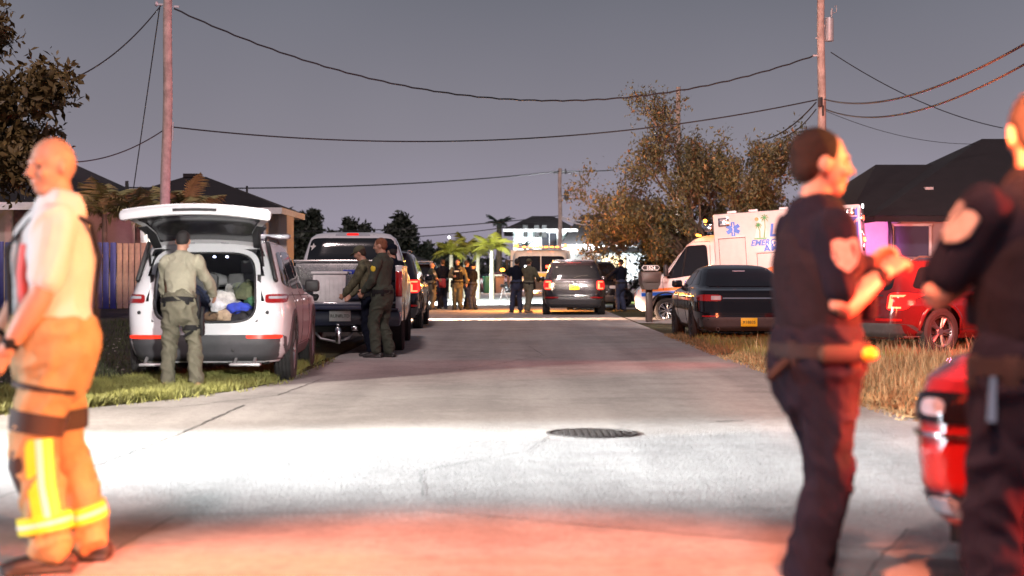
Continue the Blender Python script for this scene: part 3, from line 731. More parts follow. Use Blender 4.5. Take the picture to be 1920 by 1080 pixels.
def sedan(name, label, loc, rz, paint, group=None, plate_s=None, lit=m_tail, detail=True, L=5.1, W=0.95, H=1.50, Rt=0.355, rimm=None, gl=None, cat='car'):
    t = thing(name, label, cat, loc, rz, group); hl = L / 2; gl = gl or m_glass
    S = Stack([(.22, W * .88, -hl + .14, hl - .2, 7), (.32, W * .94, -hl + .03, hl - .05, 7), (.46, W * .98, -hl, hl, 8), (.60, W, -hl + .01, hl, 8), (.78, W, -hl + .05, hl - .02, 8),
               (.88, W * .99, -hl + .06, hl - .08, 8), (.95, W * .97, -hl + .07, hl - .30, 8), (1.00, W * .95, -hl + .12, hl - .80, 8), (1.035, W * .92, -hl + .30, hl - 1.25, 7.5), (1.06, W * .895, -hl + .58, hl - 1.42, 7),
               (1.20, W * .82, -hl + .92, hl - 1.72, 6.5), (1.34, W * .74, -hl + 1.25, hl - 2.05, 6), (1.42, W * .68, -hl + 1.50, hl - 2.28, 5.5), (1.465, W * .58, -hl + 1.75, hl - 2.5, 5), (1.49, W * .42, -hl + 2.0, hl - 2.7, 4.5), (1.50, W * .22, -hl + 2.2, hl - 2.8, 4)])
    zs = sorted(set([round(z, 4) for z in S.r[:, 0]] + list(np.arange(.25, 1.46, .04).round(4))))
    ax = (-hl + 1.12, hl - 1.0); arches = [(ay, Rt, Rt + .06) for ay in ax]
    S.mesh(zs, arches).build('body', paint, t, ang=30)
    mb = MB(); mb.box((0, 0, .44), (W * 1.5, L * .93, .44)); mb.build('underbody', m_well, t, smooth=False)
    mb = MB(); patch(mb, S.rear, [(-W * .9, .25), (W * .9, .25), (W * .95, .50), (-W * .95, .50)], off=.012, rnd=12, nu=20); mb.build('rear_bumper', m_plast, t)
    for sg in (-1, 1):
        f = lambda a, z, sg=sg: S.side(a, z, sg)
        mb = MB(); patch(mb, f, [(-hl + .95, 1.10), (-hl + 1.95, 1.085), (-hl + 1.92, 1.40), (-hl + 1.62, 1.38)], off=.005, rnd=7); mb.build('door_window', gl, t)
        mb = MB(); patch(mb, f, [(-hl + 2.03, 1.085), (-hl + 3.30, 1.075), (-hl + 2.72, 1.38), (-hl + 2.00, 1.40)], off=.005, rnd=8); mb.build('door_window', gl, t)
        mb = MB()
        for y in (1.55, 2.0, 3.35): strip(mb, f, [(-hl + y, .62 if y < 1.9 else .32), (-hl + y, 1.03)], .008, .001)
        strip(mb, f, [(-hl + 1.6, .30), (-hl + 3.35, .30)], .008, .001, 16)
        mb.build('door_gap', m_seam, t)
        mb = MB()
        strip(mb, f, [(-hl + .75, 1.045), (-hl + 1.7, 1.05), (hl - 1.55, 1.045)], .014, .006, 16)
        mb.build('window_trim', m_chrome, t)
        mb = MB()
        for y in (1.35, 2.25): mb.box(f(-hl + y, .86) + V((sg * .018, 0, 0)), (.022, .20, .028), bev=.009)
        mb.build('door_handle', paint, t)
        p = f(hl - 1.75, 1.06); mb = MB(); mb.box(p + V((sg * .13, 0, .05)), (.22, .09, .15), bev=.04); mb.box(p + V((sg * .03, .01, 0)), (.10, .05, .035), bev=.01); mb.build('wing_mirror', paint, t)
        mb = MB(); patch(mb, S.rear, sorted_quad(sg * W * .52, sg * W * .955, .80, .925), off=.010, rnd=4, nu=14); tl = mb.build('tail_light', lit, t)
        mb = MB(); patch(mb, S.rear, sorted_quad(sg * W * .54, sg * W * .72, .825, .900), off=.016, rnd=0, nu=8, nv=3); mb.build('reverse_lens', m_clear, tl)
        mb = MB(); patch(mb, f, [(-hl + .10, .81), (-hl + .34, .84), (-hl + .30, .92), (-hl + .10, .92)], off=.010, rnd=5, depth=.004); mb.build('side_lens', lit, tl)
        mb = MB(); patch(mb, S.front, sorted_quad(sg * W * .52, sg * W * .90, .71, .83), off=.012, rnd=4, nu=12); hlmp = mb.build('headlamp', m_glass2, t)
        mb = MB(); patch(mb, S.front, sorted_quad(sg * W * .70, sg * W * .82, .74, .80), off=.018, rnd=3, nu=6); mb.build('lamp_reflector', m_clear, hlmp)
        mb = MB(); patch(mb, S.front, sorted_quad(sg * W * .52, sg * W * .90, .655, .672), off=.02, rnd=0, nu=12, nv=2); mb.build('lamp_trim', m_chrome, hlmp)
        mb = MB(); patch(mb, S.front, sorted_quad(sg * W * .55, sg * W * .88, .34, .44), off=.012, rnd=4, nu=12); fl = mb.build('fog_lamp_surround', m_chrome, t)
        mb = MB(); patch(mb, S.front, sorted_quad(sg * W * .64, sg * W * .80, .36, .42), off=.018, rnd=3, nu=8); mb.build('fog_lamp', m_clear, fl)
        mb = MB(); patch(mb, S.rear, sorted_quad(sg * W * .62, sg * W * .88, .505, .535), off=.016, rnd=4, nu=8); mb.build('reflector', m_tail, t)
        # exhaust tip
        p = S.rear(sg * W * .60, .30); mb = MB(); M = Matrix.Translation((p.x, p.y - .03, .275)) @ Matrix.Rotation(PI / 2, 4, 'X')
        mb.lathe([(.034, -.06), (.038, .04), (.03, .04), (.028, -.05)], 16, M); mb.build('exhaust_tip', m_chrome, t)
    mb = MB(); patch(mb, S.rear, [(-W * .76, 1.075), (W * .76, 1.075), (W * .60, 1.41), (-W * .60, 1.41)], off=.006, rnd=12, nu=14); mb.build('rear_window', gl, t)
    mb = MB(); patch(mb, S.front, [(-W * .80, 1.08), (W * .80, 1.08), (W * .58, 1.41), (-W * .58, 1.41)], off=.006, rnd=12, nu=14); mb.build('windscreen', gl, t)
    mb = MB(); patch(mb, S.front, [(-W * .44, .58), (W * .44, .58), (W * .44, .80), (-W * .44, .80)], off=.008, rnd=6, nu=10); g = mb.build('grille', m_blk, t)
    mb = MB()
    for z in (.62, .67, .72, .77): strip(mb, S.front, [(-W * .42, z), (W * .42, z)], .014, .014, 12)
    mb.build('grille_bar', m_chrome, g)
    mb = MB(); patch(mb, S.rear, [(-W * .50, .845), (W * .50, .845), (W * .50, .87), (-W * .50, .87)], off=.012, rnd=0, nu=14, nv=2); mb.build('chrome_strip', m_chrome, t)
    mb = MB(); strip(mb, S.rear, [(-W * .60, .96), (-W * .58, .56), (W * .58, .56), (W * .60, .96)], .009, .001, 12); mb.build('boot_gap', m_seam, t)
    if plate_s is not None:
        p = S.rear(0, .42); plate(t, Matrix.Translation((0, p.y - .018, .41)) @ BACK, m_yplate, plate_s)
    wheels(t, [(sg * (W - .11), ay) for ay in ax for sg in (-1, 1)], Rt, .225, rimm, 5)
    return t, S

# ================================================================ white car with raised tailgate
wt, wS = suv('white_car', 'white estate car with raised tailgate and gear in the back on the left verge', (-3.70, 20.60, 0), R(3.0), m_whitep, open_gate=True, L=4.9, W=.965, H=1.74)
hl = 2.45
# cargo opening: liner box, seal ring, floor, seats
lin = mat('cargo_liner', (0.030, 0.028, 0.030), 0.8, var=0.2, scale=8)
mb = MB(); x, y0, y1, z0, z1 = .62, -hl + .12, -hl + 1.5, .72, 1.56
for c, s_ in (((0, (y0 + y1) / 2, z0 - .02), (x * 2, y1 - y0, .04)), ((0, (y0 + y1) / 2 + .15, z1 + .02), (x * 1.8, y1 - y0 - .3, .03)), ((-x, (y0 + y1) / 2, 1.0), (.04, y1 - y0, .60)), ((x, (y0 + y1) / 2, 1.0), (.04, y1 - y0, .60))): mb.box(c, s_)
mb.box((-x + .05, (y0 + y1) / 2 + .1, 1.40), (.04, y1 - y0 - .3, .30), rot=(0, R(12), 0)); mb.box((x - .05, (y0 + y1) / 2 + .1, 1.40), (.04, y1 - y0 - .3, .30), rot=(0, R(-12), 0))
mb.build('cargo_lining', lin, wt, smooth=False)
def ringpts(x, z0, z1, n=48, sq=5, dy=0.0):
    P = []
    for i in range(n):
        a = 2 * PI * i / n; c, s = math.cos(a), math.sin(a)
        u = math.copysign(abs(c) ** (2 / sq), c); v = math.copysign(abs(s) ** (2 / sq), s)
        z = (z0 + z1) / 2 + v * (z1 - z0) / 2; p = wS.rear(u * x * (1 - .07 * (v + 1) / 2), z); P.append(p + V((0, dy, 0)))
    return P
P = ringpts(.60, .745, 1.555)
mb = MB(); vs = []; 
Po = ringpts(.665, .69, 1.615, dy=-.006); Pi = ringpts(.60, .745, 1.555, dy=-.012); Pd = ringpts(.595, .75, 1.55, dy=.12); n = len(P)
vs = Po + Pi + Pd; fs = [(i, (i + 1) % n, n + (i + 1) % n, n + i) for i in range(n)] + [(n + i, n + (i + 1) % n, 2 * n + (i + 1) % n, 2 * n + i) for i in range(n)]
mb.add(vs, fs); mb.build('opening_frame', m_whitep, wt)
mb = MB(); Q = ringpts(.60, .745, 1.555, dy=-.014); mb.loft(Q + [Q[0]], [.013] * (n + 1), n=6, cap=False); mb.build('door_seal', m_blk, wt)
# seat backs
mb = MB()
for sx in (-.34, .34):
    mb.box((sx, -hl + 1.62, 1.02), (.56, .14, .60), rot=(R(-12), 0, 0), bev=.05)
    mb.box((sx, -hl + 1.70, 1.40), (.26, .10, .20), bev=.045)
mb.build('seat_back', mat('grey_seat', (0.10, 0.10, 0.10), .7, var=.15), wt)
mb = MB()
for sx in (-.28, -.13): mb.ball((sx + .30, -hl + .72, 1.515), (.018, .012, .010))
mb.build('interior_lamp', mat('interior_lamp', (.7, .75, 1), .3, emit=14, ecol=(.65, .7, 1), var=0), wt)
pt('cargo_light', (-3.50, 18.75, 1.46), 5.0, (.85, .85, 1.0), .05)
# tailgate, hinged at the roof edge and raised
tg = bpy.data.objects.new('tailgate', None); COL.objects.link(tg); tg.parent = wt; tg.location = (0, -hl + .36, 1.67); tg.rotation_euler = (R(-26), 0, 0)
def gate_pt(u, v, h=0.0):   # u -1..1 across, v 0..1 from hinge to lower edge; swings out to -y, inner side faces down
    w = .62 + .06 * v + .13 * max(0, min(1, (v - .35) / .3)); bow = .06 * (1 - u * u); drop = -.16 * max(0, v - .55) * 2.2
    return V((u * w, -v * 1.08 - bow * v, .03 + drop + h + .045 * (1 - u * u)))
def gate_panel(u0, u1, v0, v1, h, nu=20, nv=12, hole=None):
    mb = MB(); vs = []; fs = []
    for j in range(nv + 1):
        for i in range(nu + 1): vs.append(gate_pt(u0 + (u1 - u0) * i / nu, v0 + (v1 - v0) * j / nv, h))
    for j in range(nv):
        for i in range(nu): fs.append((j * (nu + 1) + i, j * (nu + 1) + i + 1, (j + 1) * (nu + 1) + i + 1, (j + 1) * (nu + 1) + i))
    mb.add(vs, fs); return mb
mb = gate_panel(-1, 1, 0, 1, 0.0); base = len(mb.v)
low = gate_panel(-.97, .97, .02, .985, -.085); mb.add(low.v, low.f)
nu, nv = 20, 12
def ringidx(): return [i for i in range(nu + 1)] + [j * (nu + 1) + nu for j in range(1, nv + 1)] + [nv * (nu + 1) + i for i in range(nu - 1, -1, -1)] + [j * (nu + 1) for j in range(nv - 1, 0, -1)]
rg = ringidx(); mb.f += [(rg[i], rg[(i + 1) % len(rg)], base + rg[(i + 1) % len(rg)], base + rg[i]) for i in range(len(rg))]; mb.mi += [0] * len(rg)
mb.build('gate_shell', m_whitep, tg, ang=50)
g = gate_panel(-.86, .86, .12, .78, -.093, 16, 6); g.build('gate_window', mat('inner_gate_glass', (.022, .020, .022), .18, var=.2, coat=.5), tg)
g = gate_panel(-.80, .80, .82, .93, -.092, 16, 3); g.build('inner_panel', mat('gate_trim', (.16, .15, .16), .6, var=.1), tg)
mb = MB(); mb.loft([gate_pt(-1 + 2 * i / 20, .985, -.075) for i in range(21)], [(.034, .062)] * 21, n=10, side=(0, 1, 0), roundcap=True); mb.build('gate_lip', m_whitep, tg)
mb = MB(); mb.loft([gate_pt(-.30 + .6 * i / 8, .985, -.085) + V((0, -.012, 0)) for i in range(9)], [(.026, .030)] * 9, n=8, side=(0, 1, 0)); mb.build('handle_recess', m_blk, tg)
mb = MB(); mb.box(gate_pt(-.34, .92, -.10), (.06, .04, .02), bev=.008); mb.build('latch', m_chrome, tg); mb = MB(); mb.box(gate_pt(.26, .94, -.10), (.10, .04, .02), bev=.008); mb.build('latch', m_chrome, tg)
for sg in (-1, 1):
    mb = MB(); mb.add(*( lambda q: (q.v, q.f))(gate_panel(sg * .86 if sg > 0 else -1.02, 1.02 if sg > 0 else -.86, .02, .52, -.11, 3, 8))); mb.build('gate_side_trim', m_blk, tg)
    mb = MB(); a = V((sg * .66, -hl + .30, 1.33)); b = tg.matrix_basis @ gate_pt(sg * .90, .48, -.09)
    rail(mb, [a, a.lerp(b, .55)], .014); rail(mb, [a.lerp(b, .5), b], .008); mb.build('gas_strut', m_blk, wt)
    mb = MB(); mb.box((sg * .75, -hl + .30, 1.45), (.05, .10, .50), rot=(R(-18), R(sg * -14), 0), bev=.02); mb.build('corner_pillar_trim', m_blk, wt)
mb = MB()
for sx in (-.60, -.2, .2, .60): mb.box((sx, -hl + .34, 1.685), (.10, .08, .035), bev=.01)
mb.build('hinge', m_clear, wt)
# steps below the bumper
for x0 in (-.55, .48):
    mb = MB(); mb.box((x0, -hl - .06, .26), (.36, .13, .035), bev=.012)
    for d in (-.12, .10): mb.box((x0 + d, -hl + .02, .30), (.03, .20, .03), rot=(R(20), 0, 0))
    mb.build('rear_step', mat('brushed_step', (.42, .42, .42), .45, .6), wt)
# roof light bar hint at the front of the roof
mb = MB(); mb.box((.35, hl - 2.45, 1.80), (.85, .22, .06), bev=.02); mb.build('visor_light_bar', m_whitelamp if False else m_clear, wt)
# small stub camera pods on bumper
mb = MB()
for x0, z in ((-.33, .56), (.33, .42), (-.76, .86), (.72, .86)): mb.ball(wS.rear(x0, z) + V((0, -.012, 0)), (.022, .010, .022))
mb.build('parking_sensor', m_blk, wt)
# orange tag / red corner light
# gear in the cargo bay: each bag its own thing
W2 = lambda x, y, z: V((-3.70, 20.60, 0)) + Matrix.Rotation(R(3.0), 3, 'Z') @ V((x, y, z))
def lump(name, label, cat, p, r, col, seed, rot=0.0, amp=.35, strap=True, rough=.8):
    mb = MB(); mb.ball((0, 0, 0), r, nu=22, nv=14); vs = []
    for v in mb.v:
        v = V(v); k = 1 + amp * noise.noise(v * 9 + V((seed, 0, 0))) + amp * .5 * noise.noise(v * 22 + V((seed, 5, 0))); k = max(.55, k)
        q = v * k; q.z = max(q.z, -r[2] * .75); vs.append(q)
    mb.v = [tuple(v) for v in vs]
    t = thing(name, label, cat, p, rot, 'gear in the back of the white car')
    mb.build('bag_body', mat('cloth_' + str(seed), col, rough, var=.3, scale=18, bump=.4), t)
    if strap:
        s = MB(); P = [V((r[0] * .75 * math.cos(a), -r[1] * .95, r[2] * (.1 + .9 * math.sin(a)))) for a in np.linspace(.2, PI - .2, 9)]
        s.loft(P, [(.016, .005)] * 9, n=6, side=(0, 1, 0)); s.build('strap', m_blk, t)
    return t
yb = -hl + .36
lump('gear_bag', 'olive drab kit bag at the right of the open cargo bay', 'bag', W2(.42, yb + .18, 1.10), (.17, .20, .13), (.10, .115, .06), 3, .3)
lump('gear_bag', 'crumpled bright blue cloth bag in the middle of the cargo gear', 'bag', W2(.36, yb - .05, .90), (.14, .13, .08), (.03, .06, .45), 4, .1, strap=False)
lump('gear_bag', 'black pouch at the lower right corner of the cargo floor', 'bag', W2(.43, yb - .08, .795), (.15, .12, .08), (.02, .02, .024), 5, -.2)
lump('gear_bag', 'white plastic bag lying on top of the gear heap behind the officer', 'bag', W2(.18, yb + .12, .98), (.17, .15, .11), (.55, .53, .50), 6, .5, .5, strap=False)
lump('gear_bag', 'tan cloth bundle on the cargo floor beside the blue bag', 'bag', W2(.20, yb - .04, .82), (.14, .12, .085), (.40, .30, .20), 7, .2, strap=False)
lump('gear_bag', 'black equipment case with round knobs in the lower left of the cargo bay', 'bag', W2(-.45, yb - .02, .83), (.13, .12, .10), (.03, .03, .035), 8, 0, .3)
lump('gear_bag', 'green folded jacket at the left of the cargo bay', 'jacket', W2(-.42, yb + .12, .99), (.14, .18, .12), (.12, .13, .07), 9, .4, strap=False)
lump('gear_bag', 'dark green pack deep in the bay below the head rests', 'bag', W2(.10, yb + .55, .95), (.32, .22, .17), (.05, .06, .04), 10, 0)
lump('gear_bag', 'grey rope bundle between the white bag and the olive kit bag', 'bag', W2(.30, yb + .30, 1.10), (.15, .12, .10), (.22, .21, .19), 11, .6, .5)
lump('gear_bag', 'small brown pouch on the front edge of the cargo floor', 'bag', W2(.05, yb - .06, .80), (.10, .08, .06), (.16, .10, .06), 12, .6, .3)
lump('gear_bag', 'bright green cloth poking out above the blue bag', 'bag', W2(.50, yb + .04, .98), (.08, .10, .07), (.05, .16, .08), 13, .6, .6, strap=False)
lump('gear_bag', 'clear white bottle pack low at the centre of the bay', 'bag', W2(.10, yb - .02, .93), (.09, .08, .10), (.60, .60, .62), 14, .1, .4, strap=False)
lump('gear_bag', 'dark navy backpack standing against the left side of the bay', 'bag', W2(-.22, yb + .35, .96), (.17, .18, .20), (.02, .025, .05), 15, .1)
hb = thing('helmet', 'round grey helmet at the far left of the cargo bay', 'helmet', W2(-.50, yb - .08, .98), .2, 'gear in the back of the white car')
mb = MB(); mb.ball((0, 0, 0), (.075, .085, .065)); mb.build('shell', m_plast, hb); mb = MB(); mb.lathe([(.078, -.012), (.088, -.012), (.088, .0), (.078, 0)], 20); mb.build('rim_band', m_chrome, hb)

# ================================================================ pickup truck behind it
pk = thing('pickup_truck', 'white pickup truck with lowered dark blue tailgate and diamond plate toolbox', 'pickup truck', (-2.90, 28.35, 0), R(2.2))
hp = 3.1
S = Stack([(.45, .94, 0.1, hp - .15, 8), (.62, .99, .02, hp, 8), (.95, 1.0, 0, hp - .02, 9), (1.12, 1.0, 0, hp - .06, 9), (1.26, .98, 0, hp - .20, 9), (1.34, .96, .0, hp - 1.25, 9), (1.38, .95, .01, hp - 1.35, 8), (1.60, .90, .05, hp - 1.62, 8), (1.85, .82, .12, hp - 1.92, 7), (1.97, .77, .17, hp - 2.1, 6.5), (2.04, .68, .28, hp - 2.25, 6), (2.075, .50, .45, hp - 2.45, 5), (2.085, .3, .6, hp - 2.6, 4)])
zs = sorted(set([round(z, 4) for z in S.r[:, 0]] + list(np.arange(.5, 2.0, .06).round(4))))
S.mesh(zs, [(hp - .95, .42, .50)], ny=60).build('cab', m_whitep, pk, ang=30)
mb = MB(); patch(mb, S.rear, [(-.84, 1.42), (.84, 1.42), (.73, 1.96), (-.73, 1.96)], off=.020, rnd=12, nu=14); rw = mb.build('rear_window', m_glass, pk)
p = S.rear(0, 1.9)
text('window_lettering', '--- ---- --- ---- ---', .09, Matrix.Translation((-.36, p.y - .012, 1.875)) @ BACK, m_wplate, rw, depth=.001, bold=.004)
mb = MB(); P = S.rear(-.72, 1.80)
pts = [(P.x + .06 * math.cos(a) + .02, P.z + .06 * math.sin(a)) for a in (R(90 + 72 * k) for k in range(5))]
pts = [(P.x + .02 + r_ * math.cos(R(90 + 36 * k)), P.z + r_ * math.sin(R(90 + 36 * k))) for k in range(10) for r_ in [(.075 if k % 2 == 0 else .035)]]
mb.prism(pts, P.y - .030, P.y - .022, 'y'); mb.build('star_sticker', m_wplate, rw)
mb = MB(); patch(mb, S.rear, [(-.32, 2.0), (.32, 2.0), (.30, 2.045), (-.30, 2.045)], off=.012, rnd=6); bl = mb.build('brake_lamp_housing', m_clear, pk)
mb = MB(); patch(mb, S.rear, [(-.11, 2.005), (.11, 2.005), (.11, 2.04), (-.11, 2.04)], off=.022, rnd=4); mb.build('brake_lamp', m_taillit, bl)
for sg in (-1, 1):
    f = lambda a, z, sg=sg: S.side(a, z, sg)
    mb = MB(); patch(mb, f, [(.18, 1.40), (1.0, 1.40), (.95, 1.92), (.30, 1.92)], off=.005); mb.build('door_window', m_glass, pk)
    mb = MB(); patch(mb, f, [(1.08, 1.40), (1.85, 1.40), (1.35, 1.90), (1.02, 1.92)], off=.005); mb.build('door_window', m_glass, pk)
    # bedside
    yb0 = -3.05; mb = MB(); P = []
    for i in range(41):
        y = yb0 + 3.03 * i / 40; d = abs(y + 1.75); P.append((y, max(.55, .42 + math.sqrt(max(0, .50 ** 2 - d * d)) if d < .50 else .55)))
    x1, x0 = sg * 1.0, sg * .90
    vs = [(x1, y, z) for y, z in P] + [(x1, y, 1.42) for y, z in P] + [(x0, y, 1.42) for y, z in P] + [(x0, y, z) for y, z in P]; n = 41
    fs = [(a * n + i, a * n + i + 1, ((a + 1) % 4) * n + i + 1, ((a + 1) % 4) * n + i) for a in range(4) for i in range(n - 1)] + [(0, n, 2 * n, 3 * n), (n - 1, 2 * n - 1, 3 * n - 1, 4 * n - 1)]
    mb.add(vs, fs); mb.box((sg * .95, -1.53, 1.435), (.12, 3.04, .03), bev=.012); bs = mb.build('bed_side', m_whitep, pk, ang=30)
    mb = MB(); mb.box((sg * .95, -3.06, 1.15), (.11, .05, .42), bev=.02); mb.build('tail_light', m_tail, pk)
    p = S.side(1.75, 1.45, sg); mb = MB(); mb.box(p + V((sg * .22, 0, .10)), (.20, .10, .32), bev=.04); mb.box(p + V((sg * .06, 0, .05)), (.2, .05, .05)); mb.build('towing_mirror', m_blk, pk)
mb = MB(); mb.box((0, -1.5, .80), (1.82, 3.0, .06)); mb.build('bed_floor', m_plast, pk)
mb = MB(); mb.box((0, -1.4, .55), (1.3, 3.6, .35)); mb.box((0, 1.6, .60), (1.5, 2.8, .4)); mb.build('underbody', m_well, pk, smooth=False)
mb = MB(); mb.box((0, -3.42, .83), (1.62, .62, .07), bev=.02); mb.box((0, -3.70, .80), (1.60, .05, .10), bev=.02); mb.build('tailgate', m_navyp, pk)
mb = MB(); mb.box((0, -3.20, .60), (1.98, .22, .26), bev=.06); mb.box((0, -3.24, .745), (1.9, .26, .03), bev=.01); bmp = mb.build('rear_bumper', m_navyp, pk)
plate(bmp, Matrix.Translation((.02, -3.318, .64)) @ BACK, m_wplate, 'RUNFLTD', .07, .34, .17)
mb = MB(); mb.box((0, -3.25, .40), (.10, .40, .08), bev=.01); mb.box((0, -3.46, .33), (.08, .08, .26), bev=.01); mb.ball((0, -3.46, .50), .035); mb.box((.26, -3.3, .44), (.12, .10, .08), bev=.02); mb.build('tow_hitch', m_chrome, pk)
mb = MB(); rail(mb, [(-.42, -3.1, .40), (-.30, -3.15, .27), (-.05, -3.18, .22), (.15, -3.16, .28), (.22, -3.1, .40)], .022); rail(mb, [(.25, -3.1, .40), (.45, -3.2, .28), (.68, -3.12, .40)], .012); mb.build('spare_tyre_carrier', m_rim, pk)
wheels(pk, [(sg * .86, y) for y in (-1.75, hp - .95) for sg in (-1, 1)], .42, .28, None, 6)
# rear corner leds and mudguards
# crossover toolbox: own thing standing on the bed rails
tb = thing('toolbox', 'bright diamond plate aluminium toolbox across the bed of the pickup truck', 'toolbox', (-2.88, 27.75, 1.15), R(2.2))
m_alu = mat('diamond_aluminium', (.55, .52, .50), .26, .95, var=.06)
mb = MB(); mb.box((0, 0, .16), (1.86, .50, .40), bev=.012); mb.build('case', m_alu, tb)
mb = MB(); mb.box((0, 0, .385), (1.94, .56, .05), bev=.012); mb.build('lid', m_alu, tb)
mb = MB()
for i in range(60):
    for j in range(13):
        a = R(45) if (i + j) % 2 else R(-45); mb.box((-.90 + i * .0305, -.252, -.02 + j * .028), (.022, .006, .006), rot=(0, a, 0))
o = mb.build('diamond_tread', m_alu, tb, smooth=False); o['kind'] = 'stuff'
mb = MB(); mb.box((.02, -.262, .20), (.24, .008, .08), bev=.003); bd = mb.build('badge', mat('badge_blue', (.02, .04, .30), .4), tb)
text('badge_lettering', 'uws', .07, Matrix.Translation((-.06, -.268, .175)) @ BACK, m_wplate, bd, depth=.001)
bx = thing('cooler', 'white ribbed plastic storage tub standing in the pickup bed', 'cooler', (-2.97, 25.55, .83), R(2))
m_tub = mat('white_tub', (.62, .60, .60), .5)
mb = MB(); mb.box((0, 0, .24), (.52, .36, .48), bev=.03, taper=1.06); mb.build('tub', m_tub, bx)
mb = MB(); mb.box((0, 0, .50), (.60, .42, .05), bev=.02); mb.build('lid', m_tub, bx)
mb = MB()
for i in range(-3, 4): mb.box((i * .07, -.188, .24), (.012, .014, .36), bev=.004)
mb.build('rib', m_tub, bx)
lump('gear_bag', 'round tan helmet bag lying on the lowered tailgate of the pickup', 'bag', V((-3.52, 24.95, .99)), (.16, .14, .13), (.16, .14, .11), 21, .2, .2)['group'] = 'gear in the pickup bed'
lump('gear_bag', 'black tangle of cables beside the storage tub in the pickup bed', 'bag', V((-3.20, 24.9, .93)), (.14, .12, .06), (.02, .02, .02), 22, .2, .7)['group'] = 'gear in the pickup bed'
lump('gear_bag', 'dark blue duffel bag at the right of the pickup bed', 'bag', V((-2.50, 25.4, 1.0)), (.26, .2, .17), (.03, .035, .06), 23, .2, .2)['group'] = 'gear in the pickup bed'
fd = thing('box_fan', 'grey round fan standing behind the officer in the pickup bed', 'fan', (-2.22, 25.2, .83))
mb = MB(); M = Matrix.Translation((0, 0, .26)) @ Matrix.Rotation(PI / 2, 4, 'X'); mb.lathe([(.22, -.06), (.25, -.06), (.25, .06), (.22, .06), (.22, -.06)], 26, M); mb.build('rim_ring', m_chrome, fd)
mb = MB()
for k in range(5):
    a = k * 2 * PI / 5; mb.loft([(0.03 * math.cos(a), 0, .26 + .03 * math.sin(a)), (.19 * math.cos(a), .02, .26 + .19 * math.sin(a))], [(.02, .004), (.07, .004)], n=8, side=(-math.sin(a), .4, math.cos(a)))
mb.build('blade', m_plast, fd)

# ================================================================ dark police cars down the street
m_darkp = mat('black_cherry_paint', (0.014, 0.010, 0.014), 0.25, coat=1.0, var=0.05, scale=3)
suv('police_car', 'black police utility car with lit left tail lamp standing just beyond the white pickup', (-3.15, 38.9, 0), R(.6), m_blackp, 'police utility cars', lit=m_taillit, style=1, L=5.05, W=1.0, H=1.86, rimm=m_rim, Rt=.39)
cm, S = suv('police_car', 'black police utility car with yellow number plate, middle of the street seen from behind', (2.02, 51.9, 0), R(-1.2), m_darkp, 'police utility cars', lit=m_taillit, plate_s='94831', style=1, L=5.0, W=1.0, H=1.76, bar=False)
mb = MB(); mb.box((0, -1.45, 1.76), (1.25, .10, .05), bev=.02); mb.build('roof_antenna_bar', m_clear, cm)
for sx in (-.45, -.1, .45):
    mb = MB(); mb.box((sx, -2.23, 1.535), (.24, .03, .03), rot=(R(30), 0, 0)); mb.build('window_warning_lamp', m_clear, cm)
suv('police_car', 'black police utility car half hidden beyond the right side of the plated car', (3.05, 58.4, 0), R(178), m_blackp, 'police utility cars', style=1, L=5.0, W=1.0, H=1.80)
suv('police_car', 'dark police utility car with pale roof bar behind the group of officers at left', (-3.75, 63.0, 0), R(2), m_darkp, 'police utility cars', style=1, L=5.0, W=1.0, H=1.76, bar=True)
sedan('parked_car', 'silver saloon car partly hidden behind the ambulance nose', (6.0, 63.0, 0), R(88), m_silverp)

# black sedan on the right verge
sd, sS = sedan('police_car', 'glossy black police saloon with yellow number plate parked on the right verge', (4.43, 31.9, 0), R(.3), m_blackp, plate_s='X18B35', L=5.15, W=.97, H=1.54, gl=m_glass2, rimm=m_rimd)
mb = MB(); patch(mb, sS.rear, [(-.12, 1.36), (.12, 1.36), (.12, 1.372), (-.12, 1.372)], off=.012, rnd=0, nu=4, nv=2); mb.build('high_brake_lamp', m_clear, sd)
mb = MB()
for a_ in range(0, 5): mb.box((.05 + a_ * .055, -2.545, .63), (.04, .006, .045))
mb.build('badge_lettering_blocks', m_chrome, sd)

# dark car behind the right officers, red glow put into its paint; one behind it
suv('police_car', 'dark utility car, red glow put into its paint, with glowing tail lamp between the two officers on the right', (7.73, 26.8, 0), R(-60), mat('red_glow_paint', (.10, .010, .012), .15, coat=1.0, var=.05), 'cars on the right verge', lit=m_taillit, style=1, L=4.9, W=.97, H=1.58)
sedan('parked_car', 'red car parked behind the dark utility car on the right', (9.6, 31.0, 0), R(-62), m_redp, 'cars on the right verge', H=1.55)
# red car in the right foreground, nose towards the camera
sedan('red_car', 'glossy red car nosing in at the right between the two foreground officers', (3.84, 7.68, 0), R(180 - 40), m_redp, H=1.5, Rt=.35)
# ================================================================ ambulance
m_ambw = mat('ambulance_white', (.66, .60, .58), .35, var=.05, coat=.5)
m_blue = mat('decal_blue', (.012, .13, .62), .4, var=.05)
m_orange = mat('decal_orange', (.85, .22, .03), .4, var=.05)
m_dgreen = mat('decal_green', (.05, .38, .12), .4, var=.0)
am = thing('ambulance', 'white ambulance with orange and blue stripes parked across the right driveway', 'ambulance', (6.84, 44.83, .06), R(75), rx=R(-3.6))
mb = MB(); mb.box((0, -1.275, 1.80), (2.40, 4.05, 2.36), bev=.05); mb.build('patient_module', m_ambw, am)
